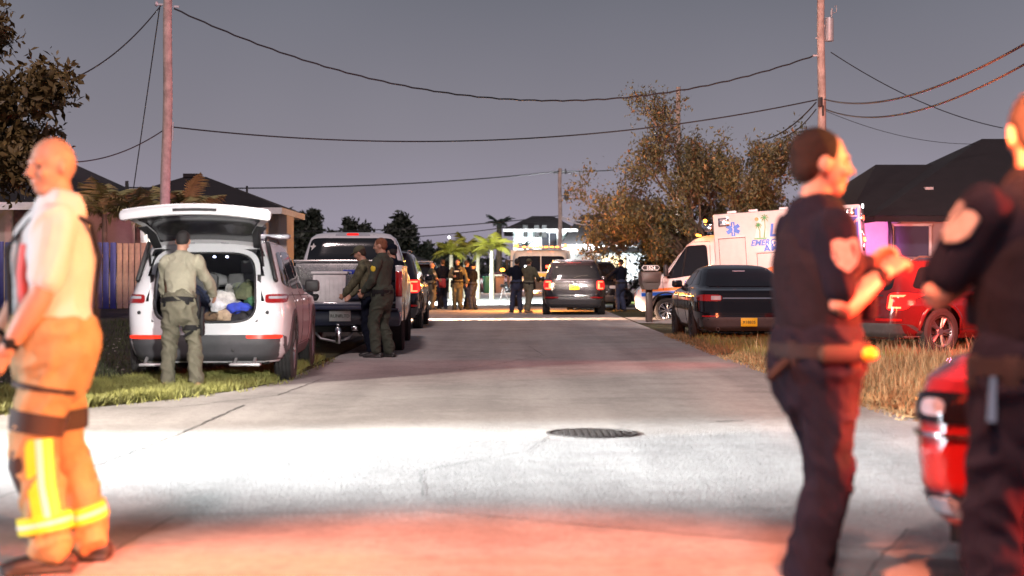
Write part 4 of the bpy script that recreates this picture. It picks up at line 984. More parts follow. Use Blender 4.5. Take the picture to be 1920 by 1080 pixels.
# cab
S = Stack([(.38, .90, .55, 3.05, 7), (.50, .97, .50, 3.20, 6), (.75, .99, .5, 3.24, 6), (.95, .985, .5, 3.18, 6), (1.10, .96, .5, 3.05, 6), (1.22, .94, .5, 2.80, 6), (1.32, .92, .5, 2.52, 6), (1.42, .91, .5, 2.36, 6), (1.9, .84, .5, 1.92, 6), (2.2, .79, .5, 1.62, 6), (2.34, .72, .5, 1.42, 5.5), (2.42, .55, .5, 1.15, 5), (2.44, .35, .55, .95, 4)])
zs = sorted(set([round(z, 4) for z in S.r[:, 0]] + list(np.arange(.4, 2.4, .06).round(4))))
S.mesh(zs, [(2.25, .38, .47)], ny=60).build('cab', m_ambw, am, ang=32)
mb = MB(); mb.box((0, .2, .50), (1.5, 5.4, .35)); mb.build('chassis', m_well, am, smooth=False)
mb = MB(); patch(mb, S.front, [(-.80, 1.46), (.80, 1.46), (.66, 2.22), (-.66, 2.22)], off=.006, rnd=10, nu=14); mb.build('windscreen', m_glass, am)
mb = MB(); patch(mb, S.front, [(-.88, .42), (.88, .42), (.90, .66), (-.90, .66)], off=.012, rnd=10, nu=14); mb.build('front_bumper', m_ambw, am)
mb = MB(); patch(mb, S.front, [(-.45, .74), (.45, .74), (.40, 1.02), (-.40, 1.02)], off=.012, rnd=8, nu=10); mb.build('grille', m_blk, am)
for sg in (-1, 1):
    f = lambda a, z, sg=sg: S.side(a, z, sg)
    mb = MB(); patch(mb, f, [(.98, 1.36), (2.26, 1.24), (1.60, 2.16), (1.02, 2.16)], off=.006, rnd=9, nu=12); dw = mb.build('door_window', m_glass, am)
    mb = MB(); strip(mb, f, [(1.74, 1.32), (1.60, 2.12)], .05, .012); mb.build('window_bar', m_blk, dw)
    mb = MB(); strip(mb, f, [(.93, .55), (.93, 2.25), (1.55, 2.26), (2.33, 1.25), (2.30, .95)], .012, .003, 10); mb.build('door_gap', m_seam, am)
    mb = MB(); mb.box(f(1.15, 1.12) + V((sg * .02, 0, 0)), (.03, .24, .06), bev=.01); mb.build('door_handle', m_blk, am)
    mb = MB(); patch(mb, f, [(.52, .93), (3.05, .93), (3.05, 1.0), (.52, 1.02)], off=.004, rnd=0, nu=20, nv=2, depth=.002); mb.build('orange_stripe', m_orange, am)
    mb = MB(); patch(mb, f, [(.52, .82), (2.95, .80), (2.95, .90), (.52, .90)], off=.004, rnd=0, nu=20, nv=2, depth=.002); mb.build('blue_stripe', m_blue, am)
    mb = MB(); patch(mb, S.front, sorted_quad(sg * .50, sg * .84, .84, 1.08), off=.012, rnd=4, nu=10); mb.build('headlamp', m_clear, am)
    mb = MB(); patch(mb, S.front, sorted_quad(sg * .52, sg * .76, .50, .60), off=.02, rnd=4, nu=10); mb.build('fog_lamp', m_clear, am)
    mb = MB(); mb.box((sg * 1.12, 2.18, 1.50), (.22, .12, .34), bev=.04); mb.box((sg * 1.0, 2.14, 1.36), (.2, .06, .05)); mb.build('wing_mirror', m_blk, am)
    mb = MB(); mb.box(f(2.42, 1.10) + V((sg * .006, 0, 0)), (.012, .20, .09), bev=.004); mb.build('fender_badge', m_wplate, am)
    # wheel arch trim
    mb = MB(); P = [S.side(2.25 + .49 * math.cos(a), max(.4, .38 + .49 * math.sin(a)), sg) for a in np.linspace(.05, PI - .05, 15)]; mb.loft(P, [(.03, .012)] * 15, n=6, side=(0, 0, 1)); mb.build('arch_trim', m_blk, am)
wheels(am, [(sg * .84, y) for y in (2.25, -1.5) for sg in (-1, 1)], .36, .24, m_chrome, 8)
# side face (left side of the vehicle, x = -1.2)
LS = Matrix(((0, 0, -1, -1.2), (-1, 0, 0, 0), (0, 1, 0, 0), (0, 0, 0, 1)))   # (u right as seen, v up, w out) -> local
def lpt(u, v, w=0): return LS @ V((u, v, w))
def side_prism(name, poly, m, w0=.001, w1=.007, par=am):
    mb = MB(); mb.prism(poly, w0, w1, 'z'); mb.v = [tuple(LS @ V(v)) for v in mb.v]; return mb.build(name, m, par, smooth=False)
def rect(u0, v0, u1, v1): return [(u0, v0), (u1, v0), (u1, v1), (u0, v1)]
# u = -y : front edge of the box u=-0.75, rear edge u=3.3
side_prism('blue_decal', [(1.05, .95), (3.25, .95), (3.25, 1.55), (2.6, 1.42), (1.6, 1.12)], m_blue)
side_prism('orange_decal', [(-.72, .98), (.4, 1.12), (1.5, 1.42), (2.4, 1.80), (2.9, 2.10), (2.55, 2.02), (1.5, 1.62), (.4, 1.30), (-.72, 1.10)], m_orange, .001, .005)
side_prism('blue_decal', [(2.55, 2.02), (3.22, 2.62), (3.22, 2.90), (2.75, 2.42)], m_blue)
side_prism('blue_decal', [(2.5, 1.62), (3.22, 1.95), (3.22, 2.52), (2.62, 2.1)], m_blue)
# doors, drip rails, lines
def frame(u0, v0, u1, v1, name='compartment_door', w=.014):
    mb = MB()
    for c, s_ in (((u0 + u1) / 2, v0), (u1 - u0, 0)), (((u0 + u1) / 2, v1), (u1 - u0, 0)), ((u0, (v0 + v1) / 2), (0, v1 - v0)), ((u1, (v0 + v1) / 2), (0, v1 - v0)):
        mb.box((c[0], c[1], .003), (max(s_[0], w), max(s_[1], w), .012))
    mb.v = [tuple(LS @ V(v)) for v in mb.v]; return mb.build(name, m_plast, am, smooth=False)
frame(-.62, .85, .12, 2.28); frame(.42, .85, 1.35, 1.80); frame(1.42, .85, 2.35, 1.80); frame(2.5, .85, 3.15, 2.62)
for u0, u1, v in ((-.64, .14, 2.31), (.40, 2.37, 1.84), (2.46, 3.2, 2.66)):
    mb = MB(); mb.box(((u0 + u1) / 2, v, .02), (u1 - u0, .03, .04), bev=.008); mb.v = [tuple(LS @ V(q)) for q in mb.v]; mb.build('drip_rail', m_whitep, am)
def warn_lamp(u, v, w, h, name='warning_lamp'):
    mb = MB(); mb.box((u, v, .015), (w, h, .03), bev=.01); mb.v = [tuple(LS @ V(q)) for q in mb.v]; b = mb.build(name, m_chrome, am)
    mb = MB()
    for dv in (-.25, .25): mb.box((u, v + dv * h, .034), (w * .7, h * .22, .012), bev=.005)
    mb.v = [tuple(LS @ V(q)) for q in mb.v]; mb.build('lamp_lens', m_clear, b)
warn_lamp(-.45, 2.74, .30, .24); warn_lamp(3.02, 2.78, .26, .20)
mb = MB(); mb.box((1.52, 2.72, .02), (.50, .22, .04), bev=.04); mb.v = [tuple(LS @ V(q)) for q in mb.v]; b = mb.build('scene_lamp', m_chrome, am)
mb = MB(); mb.box((1.52, 2.71, .045), (.40, .12, .012), bev=.03); mb.v = [tuple(LS @ V(q)) for q in mb.v]; mb.build('lamp_lens', m_plast, b)
for u, v in ((.05, 1.22), (.60, 1.30), (2.28, 1.30)):
    mb = MB(); mb.box((u, v, .012), (.15, .13, .02), bev=.01); mb.box((u, v, .03), (.06, .04, .02), bev=.01); mb.v = [tuple(LS @ V(q)) for q in mb.v]; mb.build('latch', m_chrome, am)
# six armed medical star
for k in range(3):
    a = R(90 + 60 * k); c, s_ = math.cos(a), math.sin(a); P = []
    for x, y in ((-.20, -.055), (.20, -.055), (.20, .055), (-.20, .055)): P.append((-.20 + x * c - y * s_, 2.53 + x * s_ + y * c))
    side_prism('medical_star', P, m_blue, .001, .005 + .001 * k)
mb = MB(); mb.loft([lpt(-.20, 2.36, .012), lpt(-.20, 2.70, .012)], [.010] * 2, n=6); mb.loft([lpt(-.20 + .03 * math.sin(t * 2.2), 2.40 + .035 * t, .014) for t in range(8)], [.008] * 8, n=5); mb.build('staff_emblem', m_wplate, am)
def lqt(u, v, w=0): return lpt(u - .33, v, w)
# palm logo panel
side_prism('logo_panel', [(x_ - .33, y_) for x_, y_ in ((.72, 2.22), (1.02, 2.22), (1.06, 2.40), (1.0, 2.70), (.84, 2.82), (.78, 2.50))], m_wplate, .001, .004)
side_prism('logo_sand', rect(.37, 2.20, .71, 2.235), m_dgreen, .005, .007)
mb = MB()
for bx, tx, tz, r_ in ((.86, .84, 2.58, .10), (.98, 1.02, 2.78, .13)):
    mb.loft([lqt(bx, 2.24, .010), lqt((bx + tx) / 2 + .02, (2.24 + tz) / 2, .010), lqt(tx, tz, .010)], [.016, .011, .008], n=6)
    for k in range(8):
        a = 2 * PI * k / 8; mb.loft([lqt(tx, tz, .010), lqt(tx + r_ * .6 * math.cos(a), tz + r_ * .6 * math.sin(a) + .02, .012), lqt(tx + r_ * math.cos(a), tz + r_ * math.sin(a) - .02, .010)], [.006, .016, .003], n=5)
mb.build('palm_emblem', m_dgreen, am)
mb = MB(); M = LS @ Matrix.Translation((.47, 2.76, .004)); mb.lathe([(0, .006), (.055, .006), (.055, 0)], 16, M); mb.build('sun_emblem', m_orange, am)
text('county_lettering', 'Lee', .50, LS @ Matrix.Translation((.78, 2.26, .002)), m_blue, am, bold=.012, shear=.15)
text('county_lettering', 'County', .26, LS @ Matrix.Translation((1.42, 2.28, .002)), m_blue, am, bold=.008, shear=.15)
text('service_lettering', 'EMERGENCY', .22, LS @ Matrix.Translation((.26, 2.03, .002)), m_blue, am, bold=.008, shear=.3)
text('service_lettering', 'AMBULANCE', .27, LS @ Matrix.Translation((.62, 1.80 + .04, .002)), m_blue, am, bold=.010, space=1.1)
# round county emblem on the cab door
f = lambda a, z: S.side(a, z, -1)
mb = MB(); P = f(1.50, 1.02); M = Matrix.Translation(P + V((-.004, 0, 0))) @ Matrix.Rotation(-PI / 2, 4, 'Y'); mb.lathe([(0, .004), (.27, .004), (.27, 0)], 28, M); sl = mb.build('door_emblem', mat('emblem_cream', (.75, .66, .50), .4), am)
mb = MB()
for k in range(14):
    a = 2 * PI * k / 14; mb.box(M @ V((.17 * math.cos(a), .17 * math.sin(a), .007)), (.006, .13, .03), rot=(a, 0, 0))
mb.lathe([(.0, .010), (.06, .010), (.06, .004)], 14, M); mb.build('emblem_rays', m_blue, sl)
# roof edge items
for y in (.25, -.35, -1.2):
    mb = MB(); mb.box((-1.0 + .25, y, 2.985 + .03), (.22, .26, .09), bev=.02); mb.build('roof_vent', m_whitep, am)
mb = MB(); mb.box((-1.0, .90, 2.62), (.34, .22, .20), bev=.03); ml = mb.build('corner_lamp_housing', m_chrome, am)
mb = MB(); mb.ball((-1.08, .98, 2.82), (.06, .05, .05)); mb.build('corner_lamp', m_amber, ml)
pt('ambulance_corner_glow', (6.84 - .95 - .5, 44.83 - .9 + .45, 2.95), 60, (1, .25, .04), .05)
mb = MB(); mb.box((-.55, 1.30, 2.46), (.10, .08, .05), bev=.015); mb.box((-.2, 1.34, 2.46), (.10, .08, .05), bev=.015); mb.box((.2, 1.34, 2.46), (.10, .08, .05), bev=.015); mb.build('cab_marker_lamp', m_amber, am)
mb = MB()
for z in (1.0, 1.4, 1.8, 2.2, 2.6): mb.box((-1.12, -3.33, z), (.14, .05, .22), bev=.015)
rl = mb.build('rear_lamp_housing', m_chrome, am)
for z, mm in ((2.92, m_whitelamp), (2.6, m_redlamp), (2.0, m_amber), (1.4, m_redlamp)):
    mb = MB(); mb.box((-1.12, -3.37, z), (.10, .05, .12), bev=.015); mb.build('rear_lamp', mm, rl)
pt('ambulance_rear_glow', (9.95, 42.3, 2.3), 160, (1, .12, .25), .1)
mb = MB(); mb.box((0, -3.45, .50), (2.2, .35, .08), bev=.02); mb.build('rear_step', m_alu, am)

# ================================================================ rescue truck at the end of the street
m_ftw = mat('truck_cream', (.60, .62, .56), .35, coat=.6)
m_yst = mat('yellow_band', (.70, .50, .03), .4)
ft = thing('rescue_truck', 'rescue truck facing the camera with a row of amber roof lamps at the street end', 'truck', (1.15, 62.2, 0), R(180))
S = Stack([(.45, 1.08, -6.2, 0.0, 14), (.6, 1.14, -6.3, .10, 12), (1.30, 1.15, -6.3, .10, 12), (1.36, 1.14, -6.3, .06, 12), (2.05, 1.10, -6.3, -.12, 12), (2.18, 1.08, -6.3, -.20, 10), (2.28, .95, -6.2, -.5, 8), (2.31, .7, -6, -.8, 6)])
S.mesh([.45, .6, .8, 1.0, 1.3, 1.36, 1.5, 1.7, 1.9, 2.05, 2.12, 2.18, 2.24, 2.28, 2.31]).build('cab', m_ftw, ft)
mb = MB(); mb.box((.0, -3.6, 1.35), (2.42, 5.2, 1.9), bev=.04); mb.build('equipment_body', m_ftw, ft)
mb = MB(); patch(mb, S.front, [(-.98, 1.42), (.98, 1.42), (.92, 2.04), (-.92, 2.04)], off=.01, rnd=10, nu=12); ws = mb.build('windscreen', m_glass, ft)
mb = MB(); strip(mb, S.front, [(0, 1.42), (0, 2.04)], .06, .012); mb.build('screen_pillar', m_ftw, ws)
mb = MB(); patch(mb, S.front, [(-1.02, 1.22), (1.02, 1.22), (1.02, 1.36), (-1.02, 1.36)], off=.012, rnd=0, nu=12, nv=2); mb.build('yellow_band', m_yst, ft)
mb = MB(); patch(mb, S.front, [(-.60, .72), (.60, .72), (.60, 1.12), (-.60, 1.12)], off=.012, rnd=8, nu=8); mb.build('grille', m_plast, ft)
mb = MB(); mb.box((0, .22, .55), (2.3, .25, .26), bev=.05); mb.build('front_bumper', m_chrome, ft)
for sg in (-1, 1):
    mb = MB(); patch(mb, S.front, sorted_quad(sg * .66, sg * .98, .78, 1.02), off=.02, rnd=5); mb.build('headlamp', m_clear, ft)
    mb = MB(); mb.box((sg * 1.36, .05, 1.7), (.10, .16, .42), bev=.04); mb.box((sg * 1.22, .05, 1.85), (.24, .04, .04)); mb.build('wing_mirror', m_blk, ft)
mb = MB(); mb.box((0, -.55, 2.40), (1.9, .34, .10), bev=.03); lb = mb.build('light_bar', m_clear, ft)
for i in range(7):
    mb = MB(); mb.box((-.66 + i * .22, -.37, 2.41), (.12, .05, .05), bev=.012); mb.build('amber_lamp', m_amber, lb)
for sx, mm in ((-.98, m_amber), (.98, m_amber)):
    mb = MB(); mb.ball((sx, -.45, 2.44), (.10, .10, .08)); mb.build('beacon', mm, lb)
mb = MB(); mb.box((-.45, -.30, 2.2), (.0001 + .1, .05, .05)); mb.box((.45, -.30, 2.2), (.1, .05, .05)); mb.build('clearance_lamp', m_redlamp, ft)
for sx, mm in ((-.55, m_redlamp), (-.25, m_redlamp), (.60, m_whitelamp)):
    p = S.front(sx, 1.62); mb = MB(); mb.box(p + V((0, -.02 + .045, 0)), (.12, .03, .10), bev=.02); mb.build('screen_reflection', mm, ft)  # glowing blocks stand in for red and pale reflections in the windscreen
wheels(ft, [(sg * 1.0, y) for y in (-.75, -4.6) for sg in (-1, 1)], .45, .28, None, 8)
# ================================================================ poles and wires
m_pole = mat('weathered_pole', (.40, .31, .27), .85, var=.3, scale=5, bump=.5, bscale=30)
m_wire = mat('black_cable', (.012, .012, .013), .6, var=0)
m_galv = mat('galvanised', (.45, .45, .46), .5, .5)
def pole(label, x, y, h, r, extra=None, group='utility poles'):
    t = thing('utility_pole', label, 'utility pole', (x, y, 0), 0, group)
    mb = MB(); n = 14; mb.loft([(0.02 * math.sin(i * .9), 0, -.3 + (h + .3) * i / n) for i in range(n + 1)], [r * (1.12 - .30 * i / n) for i in range(n + 1)], n=14); mb.build('pole_shaft', m_pole, t)
    return t
pL = pole('tall leaning wooden utility pole behind the white car at left', at(305, 400, 42).x + .04, 42, 9.6, .135)
mb = MB(); mb.box((-.18, 0, 8.55), (.30, .06, .05)); mb.box((.22, 0, 8.5), (.14, .05, .05)); mb.box((.17, -.02, 5.15), (.03, .03, .5)); mb.lathe([(.02, 0), (.05, .04), (.05, .10), (.02, .14)], 10, Matrix.Translation((-.32, 0, 8.5))); mb.build('cable_bracket', m_galv, pL)
pL.rotation_euler = (0, R(.75), 0)
pR = pole('tall wooden utility pole with white equipment can rising behind the officer at right', at(1540, 260, 45).x, 45, 9.8, .125)
mb = MB(); M = Matrix.Translation((.22, -.05, 8.0)); mb.lathe([(0, 0), (.12, .01), (.125, .12), (.125, .62), (.11, .68), (0, .69)], 18, M); mb.build('equipment_can', m_galv, pR)
mb = MB(); mb.box((.10, 0, 8.1), (.2, .04, .04)); mb.box((.10, 0, 8.45), (.2, .04, .04)); mb.loft([(.28, -.05, 8.69), (.28, -.05, 8.85), (.30, -.05, 8.95)], [.02, .03, .02], n=8); mb.loft([(.28, -.05, 8.8), (.42, -.05, 8.85), (.43, -.05, 9.05), (.36, -.05, 9.0)], [.012] * 4, n=6)
mb.box((-.15, -.02, 7.6), (.2, .05, .05)); mb.box((-.10, -.02, 8.1), (.16, .05, .03)); mb.build('bracket', m_galv, pR)
mb = MB(); mb.box((-.06, -.14, 6.25), (.14, .05, .28), bev=.02); mb.box((.02, -.14, 6.0), (.05, .05, .3)); mb.build('cable_clamp', m_blk, pR)
pT = pole('bare wooden utility pole standing inside the crown of the leafy tree', at(1272, 300, 75).x, 75, 10.3, .13)
pF = pole('small distant utility pole with round transformer near the lit house', at(1050, 400, 103).x, 103, 8.3, .14)
mb = MB(); M = Matrix.Translation((.42, -.05, 6.2)); mb.lathe([(0, 0), (.16, .02), (.17, .5), (.12, .6), (0, .62)], 14, M); mb.build('transformer', m_plast, pF)
mb = MB(); mb.box((.1, 0, 8.0), (1.1, .08, .08)); mb.box((.36, 0, 8.1), (.08, .08, .35)); mb.box((-.36, 0, 8.05), (.2, .08, .1)); mb.loft([(.5, 0, 6.8), (.62, 0, 7.1), (.55, 0, 7.2)], [.03] * 3, n=6); mb.box((.2, 0, 6.5), (.3, .05, .05)); mb.build('crossarm', m_plast, pF)

m_wlit = mat('lit_cable', (.10, .09, .09), .5, var=0)  # black cable in a lighter colour, imitating the light that falls on it
def wire(label, p, q, sag, r, n=30, wob=0, group='overhead cables', m=None, name='overhead_cable', arm=False):
    p, q = V(p), V(q); mb = MB(); P = []
    for i in range(n + 1):
        t = i / n; c = p.lerp(q, t); c.z -= 4 * sag * t * (1 - t)
        if wob: c.z += wob * math.sin(i * 2.1)
        P.append(c)
    mb.loft(P, [r] * (n + 1), n=6)
    return tag(mb.build(name, m or m_wire, None), label, 'cable', group)
wire('thick twisted black cable sagging between the two tall poles', at(326, 16, 42), at(1530, 103, 45), 1.85, .022, 90, .012)
wire('straight black cable strung lower between the two tall poles', at(314, 237, 42), at(1532, 187, 45), .75, .019, 50)
wire('cable from the left pole top down to the tree at far left', at(302, 10, 42), at(100, 160, 38), .35, .018)
wire('long drop cable hanging almost straight down from the left pole top to the roof', at(300, 10, 42), at(250, 356, 47), .0, .015).name = 'drop_cable'
wire('cable from the left pole to the roofs behind the firefighter', at(305, 245, 42), at(90, 302, 40), .3, .016)
wire('thin distant cable crossing the sky to the small far pole', at(90, 348, 72), at(1050, 321, 103), .5, .035, 30)
wire('thin distant cable leaving the far pole to the right', at(1050, 321, 103), at(1150, 319, 112), .05, .035, 6)
wire('upper one of the pair of low distant cables over the far trees', at(430, 433, 90), at(1046, 405, 103), .35, .03, 24)
wire('lower one of the pair of low distant cables over the far trees', at(430, 437, 90), at(1046, 409, 103), .75, .026, 24)
wire('red lit upper cable leaving the right pole towards the upper right corner', at(1545, 186, 45), at(2020, 22, 22), .55, .022, 30, m=m_wlit)
wire('red lit lower cable leaving the right pole towards the upper right corner', at(1548, 205, 45), at(2020, 60, 22), .62, .019, 30, m=m_wlit)
wire('thin cable falling from the right pole top towards the dark roof', at(1558, 98, 45), at(1880, 240, 50), .3, .014, 24)
wire('faint thin cable from the right pole down to the dark roof', at(1548, 208, 45), at(1830, 270, 50), .25, .008, 16)
wire('short looped cable from the right pole down into the leafy tree', at(1530, 192, 45), at(1430, 262, 52), .2, .022, 20)
wire('second short cable from the right pole down into the leafy tree', at(1530, 205, 45), at(1465, 258, 52), .15, .018, 20)
m_wcab = mat('pale_cable', (.55, .55, .58), .6, var=0)
wire('upper pale cable drooping right of the small far pole', at(1053, 407, 103), at(1150, 408, 100), .25, .05, 14, m=m_wcab)
wire('lower pale cable drooping right of the small far pole', at(1053, 409, 103), at(1150, 414, 100), .35, .05, 14, m=m_wcab)

# ================================================================ houses
m_roof = mat('dark_shingle', (.012, .010, .012), .9, var=.3, scale=3, bump=.4, bscale=30)
m_stucco = mat('tan_stucco', (.42, .34, .26), .85, var=.10, scale=3, bump=.2)
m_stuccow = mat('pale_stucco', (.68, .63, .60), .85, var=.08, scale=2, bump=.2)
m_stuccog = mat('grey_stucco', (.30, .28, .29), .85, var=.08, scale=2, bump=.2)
m_fascia = mat('white_fascia', (.62, .60, .60), .6)
m_wfr = mat('window_frame', (.55, .55, .56), .5)
m_wdk = mat('dark_window', (.02, .022, .03), .15, var=0)
def hip(mb, x0, x1, y0, y1, z0, z1, ridge, axis='x'):
    """hip roof with overhanging eaves"""
    if axis == 'x':
        ym = (y0 + y1) / 2; a = (ridge[0], ym, z1); b = (ridge[1], ym, z1)
        vs = [(x0, y0, z0), (x1, y0, z0), (x1, y1, z0), (x0, y1, z0), a, b]; fs = [(0, 1, 5, 4), (1, 2, 5), (2, 3, 4, 5), (3, 0, 4), (3, 2, 1, 0)]
    else:
        xm = (x0 + x1) / 2; a = (xm, ridge[0], z1); b = (xm, ridge[1], z1)
        vs = [(x0, y0, z0), (x1, y0, z0), (x1, y1, z0), (x0, y1, z0), a, b]; fs = [(0, 1, 4), (1, 2, 5, 4), (2, 3, 5), (3, 0, 4, 5), (3, 2, 1, 0)]
    mb.add(vs, fs)
def fascia(x0, x1, y0, y1, z, h, par, m=None):
    mb = MB(); t = .04
    for c, s_ in ((((x0 + x1) / 2, y0 + t / 2), (x1 - x0, t)), (((x0 + x1) / 2, y1 - t / 2), (x1 - x0, t)), ((x0 + t / 2, (y0 + y1) / 2), (t, y1 - y0 - 2 * t)), ((x1 - t / 2, (y0 + y1) / 2), (t, y1 - y0 - 2 * t))):
        mb.box((c[0], c[1], z - h / 2 - .003), (s_[0], s_[1], h))
    return mb.build('fascia', m or m_fascia, par, smooth=False)
def window(par, x, z, w, h, y, m=None, bars=1, frm=None):
    mb = MB()
    for c, s_ in (((x, z + h / 2), (w + .12, .07)), ((x, z - h / 2), (w + .12, .07)), ((x - w / 2, z), (.07, h)), ((x + w / 2, z), (.07, h))): mb.box((c[0], y - .03, c[1]), (s_[0], .08, s_[1]))
    for i in range(bars): mb.box((x - w / 2 + w * (i + 1) / (bars + 1), y - .02, z), (.035, .05, h))
    f = mb.build('window', frm or m_wfr, par, smooth=False)
    mb = MB(); mb.box((x, y - .004, z), (w, .012, h)); mb.build('pane', m or m_wdk, f, smooth=False)
    return f
def walls(par, x0, x1, y0, y1, z0, z1, m, name='wall'):
    mb = MB(); mb.box(((x0 + x1) / 2, (y0 + y1) / 2, (z0 + z1) / 2), (x1 - x0, y1 - y0, z1 - z0)); return mb.build(name, m, par, smooth=False)

# left house (behind the firefighter)
a = at(-60, 385, 47); hA = thing('house', 'tan house with dark hip roof behind the fence at far left', 'house', (0, 0, 0))
x1 = at(60, 0, 46).x
walls(hA, -24, x1, 46, 56, 0, 3.35, m_stucco)
mb = MB(); hip(mb, -26, at(240, 0, 45).x - .6, 45.2, 57, 3.40, 5.9, (-22.5, -16.5)); mb.build('roof', m_roof, hA, smooth=False)
fascia(-26, at(240, 0, 45).x - .6, 45.2, 57, 3.40, .22, hA)
walls(hA, x1 + .003, at(215, 0, 45).x, 47.6, 55.5, 0, 3.3, m_stucco, 'recessed_wall')
mb = MB(); mb.box((x1 - .25, 45.95, 2.0), (.5, .08, 2.6)); mb.build('door', mat('dark_door', (.10, .055, .035), .6), hA, smooth=False)
window(hA, x1 - 3.4, 2.1, 1.6, 1.3, 46)
# middle left house
hB = thing('house', 'pale two gabled house with pointed dark roof right of the left pole', 'house', (0, 0, 0))
xl, xr = at(395, 0, 50).x, at(500, 0, 50).x
walls(hB, -12.6, xr, 50, 54.2, 0, 3.35, m_stuccow)
walls(hB, xr + .003, at(527, 0, 50).x + .1, 50.6, 52.2, 0, 3.32, m_stuccow, 'side_wall')
mb = MB(); hip(mb, -13.6, at(530, 0, 49.5).x, 49.3, 54.9, 3.42, 4.56, (at(345, 0, 52).x, at(385, 0, 52).x)); mb.build('roof', m_roof, hB, smooth=False)
mb = MB(); mb.box((at(352, 0, 52).x + .1, 52.1, 4.60), (.5, .3, .12)); mb.build('roof_vent', m_roof, hB, smooth=False); mb = MB(); mb.box((at(463, 0, 52).x, 52, 4.0), (.06, .06, .5)); mb.build('roof_vent', m_roof, hB, smooth=False)
fascia(-13.6, at(530, 0, 49.5).x, 49.3, 54.9, 3.42, .2, hB)
window(hB, at(472, 0, 50).x, 2.4, .85, 1.2, 50, mat('dim_window', (.05, .06, .15), .2, var=0), bars=0)
for i in range(7):
    mb = MB(); mb.box((at(503 + i * 3.2, 0, 50.5).x, 50.55, 1.7), (.025, .06, 3.2)); mb.build('siding_batten', m_stuccow, hB, smooth=False)
# porch with white light between the fence and the pole
mb = MB(); mb.box((-11.6, 49.0, 3.0), (2.2, 1.6, .18)); mb.build('porch_roof', m_fascia, hB, smooth=False)
mb = MB(); mb.box((-11.35, 49.6, 2.78), (.9, .25, .10), bev=.03); mb.build('porch_lamp', mat('porch_lamp', (1, 1, 1), .3, emit=7, ecol=(.85, .92, 1.0), var=0), hB)
pt('porch_glow', (-11.35, 49.2, 2.6), 90, (.85, .92, 1), .2)
# low roof linking both, with chimney pipe
hC = thing('shed', 'low dark shed roof with a stub pipe between the two left houses', 'shed', (0, 0, 0))
walls(hC, -16.2, -11.0, 53.1, 58, 0, 3.6, m_stucco)
mb = MB(); hip(mb, -17.2, -10.4, 52.4, 58.6, 3.65, 4.35, (-15.5, -12)); mb.build('roof', m_roof, hC, smooth=False)
mb = MB(); mb.box((at(238, 0, 53).x, 53, 4.1), (.10, .10, .75)); mb.build('vent_pipe', m_blk, hC, smooth=False)
# right house
hR = thing('house', 'dark hip roofed house lit magenta on its wall behind the ambulance at right', 'house', (0, 0, 0))
xw = at(1617, 0, 47).x
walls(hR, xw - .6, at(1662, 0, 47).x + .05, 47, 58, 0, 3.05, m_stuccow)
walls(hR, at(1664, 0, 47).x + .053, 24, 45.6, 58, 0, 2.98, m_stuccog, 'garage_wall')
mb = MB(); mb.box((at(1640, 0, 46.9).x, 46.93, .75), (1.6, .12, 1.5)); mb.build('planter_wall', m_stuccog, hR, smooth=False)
mb = MB(); hip(mb, at(1596, 0, 46).x, 25, 46.2, 59, 3.06, 5.0, (at(1650, 0, 52).x, 20)); mb.build('roof', m_roof, hR, smooth=False)
mb = MB(); hip(mb, at(1640, 0, 44.8).x, 26, 44.8, 60, 2.99, 5.85, (at(1848, 0, 52).x, 19)); mb.build('garage_roof', m_roof, hR, smooth=False)
fascia(at(1640, 0, 44.8).x, 26, 44.8, 60, 2.98, .16, hR, m_roof)
mb = MB(); xx = at(1672, 0, 45.4).x; rail(mb, [(xx + .02, 45.45, 0), (xx, 45.45, 2.6), (xx - .1, 45.3, 2.85)], .05); mb.build('downspout', m_blk, hR)
window(hR, at(1708, 0, 45.6).x, 2.15, 1.1, 1.2, 45.6, mat('violet_window', (.06, .06, .10), .25, var=0), bars=0)
mb = MB(); mb.box((at(1728, 0, 48).x, 47.2, 3.9), (.25, .2, .08)); mb.build('roof_vent', m_galv, hR, smooth=False)
# far bright house
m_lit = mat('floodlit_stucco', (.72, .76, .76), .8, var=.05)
hF = thing('house', 'brightly floodlit white house with dark hip roofs at the end of the street', 'house', (0, 0, 0))
def X(px, Y=118): return at(px, 0, Y).x
def Z(py, Y=118): return at(0, py, Y).z
walls(hF, X(962), X(1062), 118, 130, 0, Z(433), m_lit)
mb = MB(); hip(mb, X(944), X(1082), 117, 131, Z(430), Z(405, 124), (X(1000), X(1040))); mb.build('roof', m_roof, hF, smooth=False); fascia(X(944), X(1082), 117, 131, Z(430), .2, hF)
walls(hF, X(1062) + .01, X(1200), 116, 130, 0, Z(462), m_lit, 'garage_wall')
mb = MB(); hip(mb, X(1050, 114), X(1215, 114), 114, 131, Z(459, 114), Z(402, 122), (X(1095), X(1150))); mb.build('garage_roof', m_roof, hF, smooth=False); fascia(X(1050, 114), X(1215, 114), 114, 131, Z(459, 114), .3, hF)
for px in (985, 1006, 1020):
    mb = MB(); mb.box((X(px), 117.3, Z(434)), (.35, .35, .9)); mb.build('roof_bracket', m_blk, hF, smooth=False)
window(hF, X(982), Z(450), 1.4, 1.6, 118, mat('bright_window', (.8, .8, .8), .3, emit=1.0, ecol=(.8, .95, 1), var=0), 1)
window(hF, X(1030), Z(452), 1.2, 1.3, 118, None, 1)
mb = MB(); mb.box((X(1095, 116), 115.95, Z(495, 116)), (3.8, .08, 2.7)); gd = mb.build('garage_door', mat('garage_door', (.45, .52, .60), .5), hF, smooth=False)
for i in range(4):
    mb = MB(); mb.box((X(1095, 116), 115.895, Z(495, 116) - 1.0 + i * .66), (3.6, .03, .58)); mb.build('door_panel', m_fascia, gd, smooth=False)
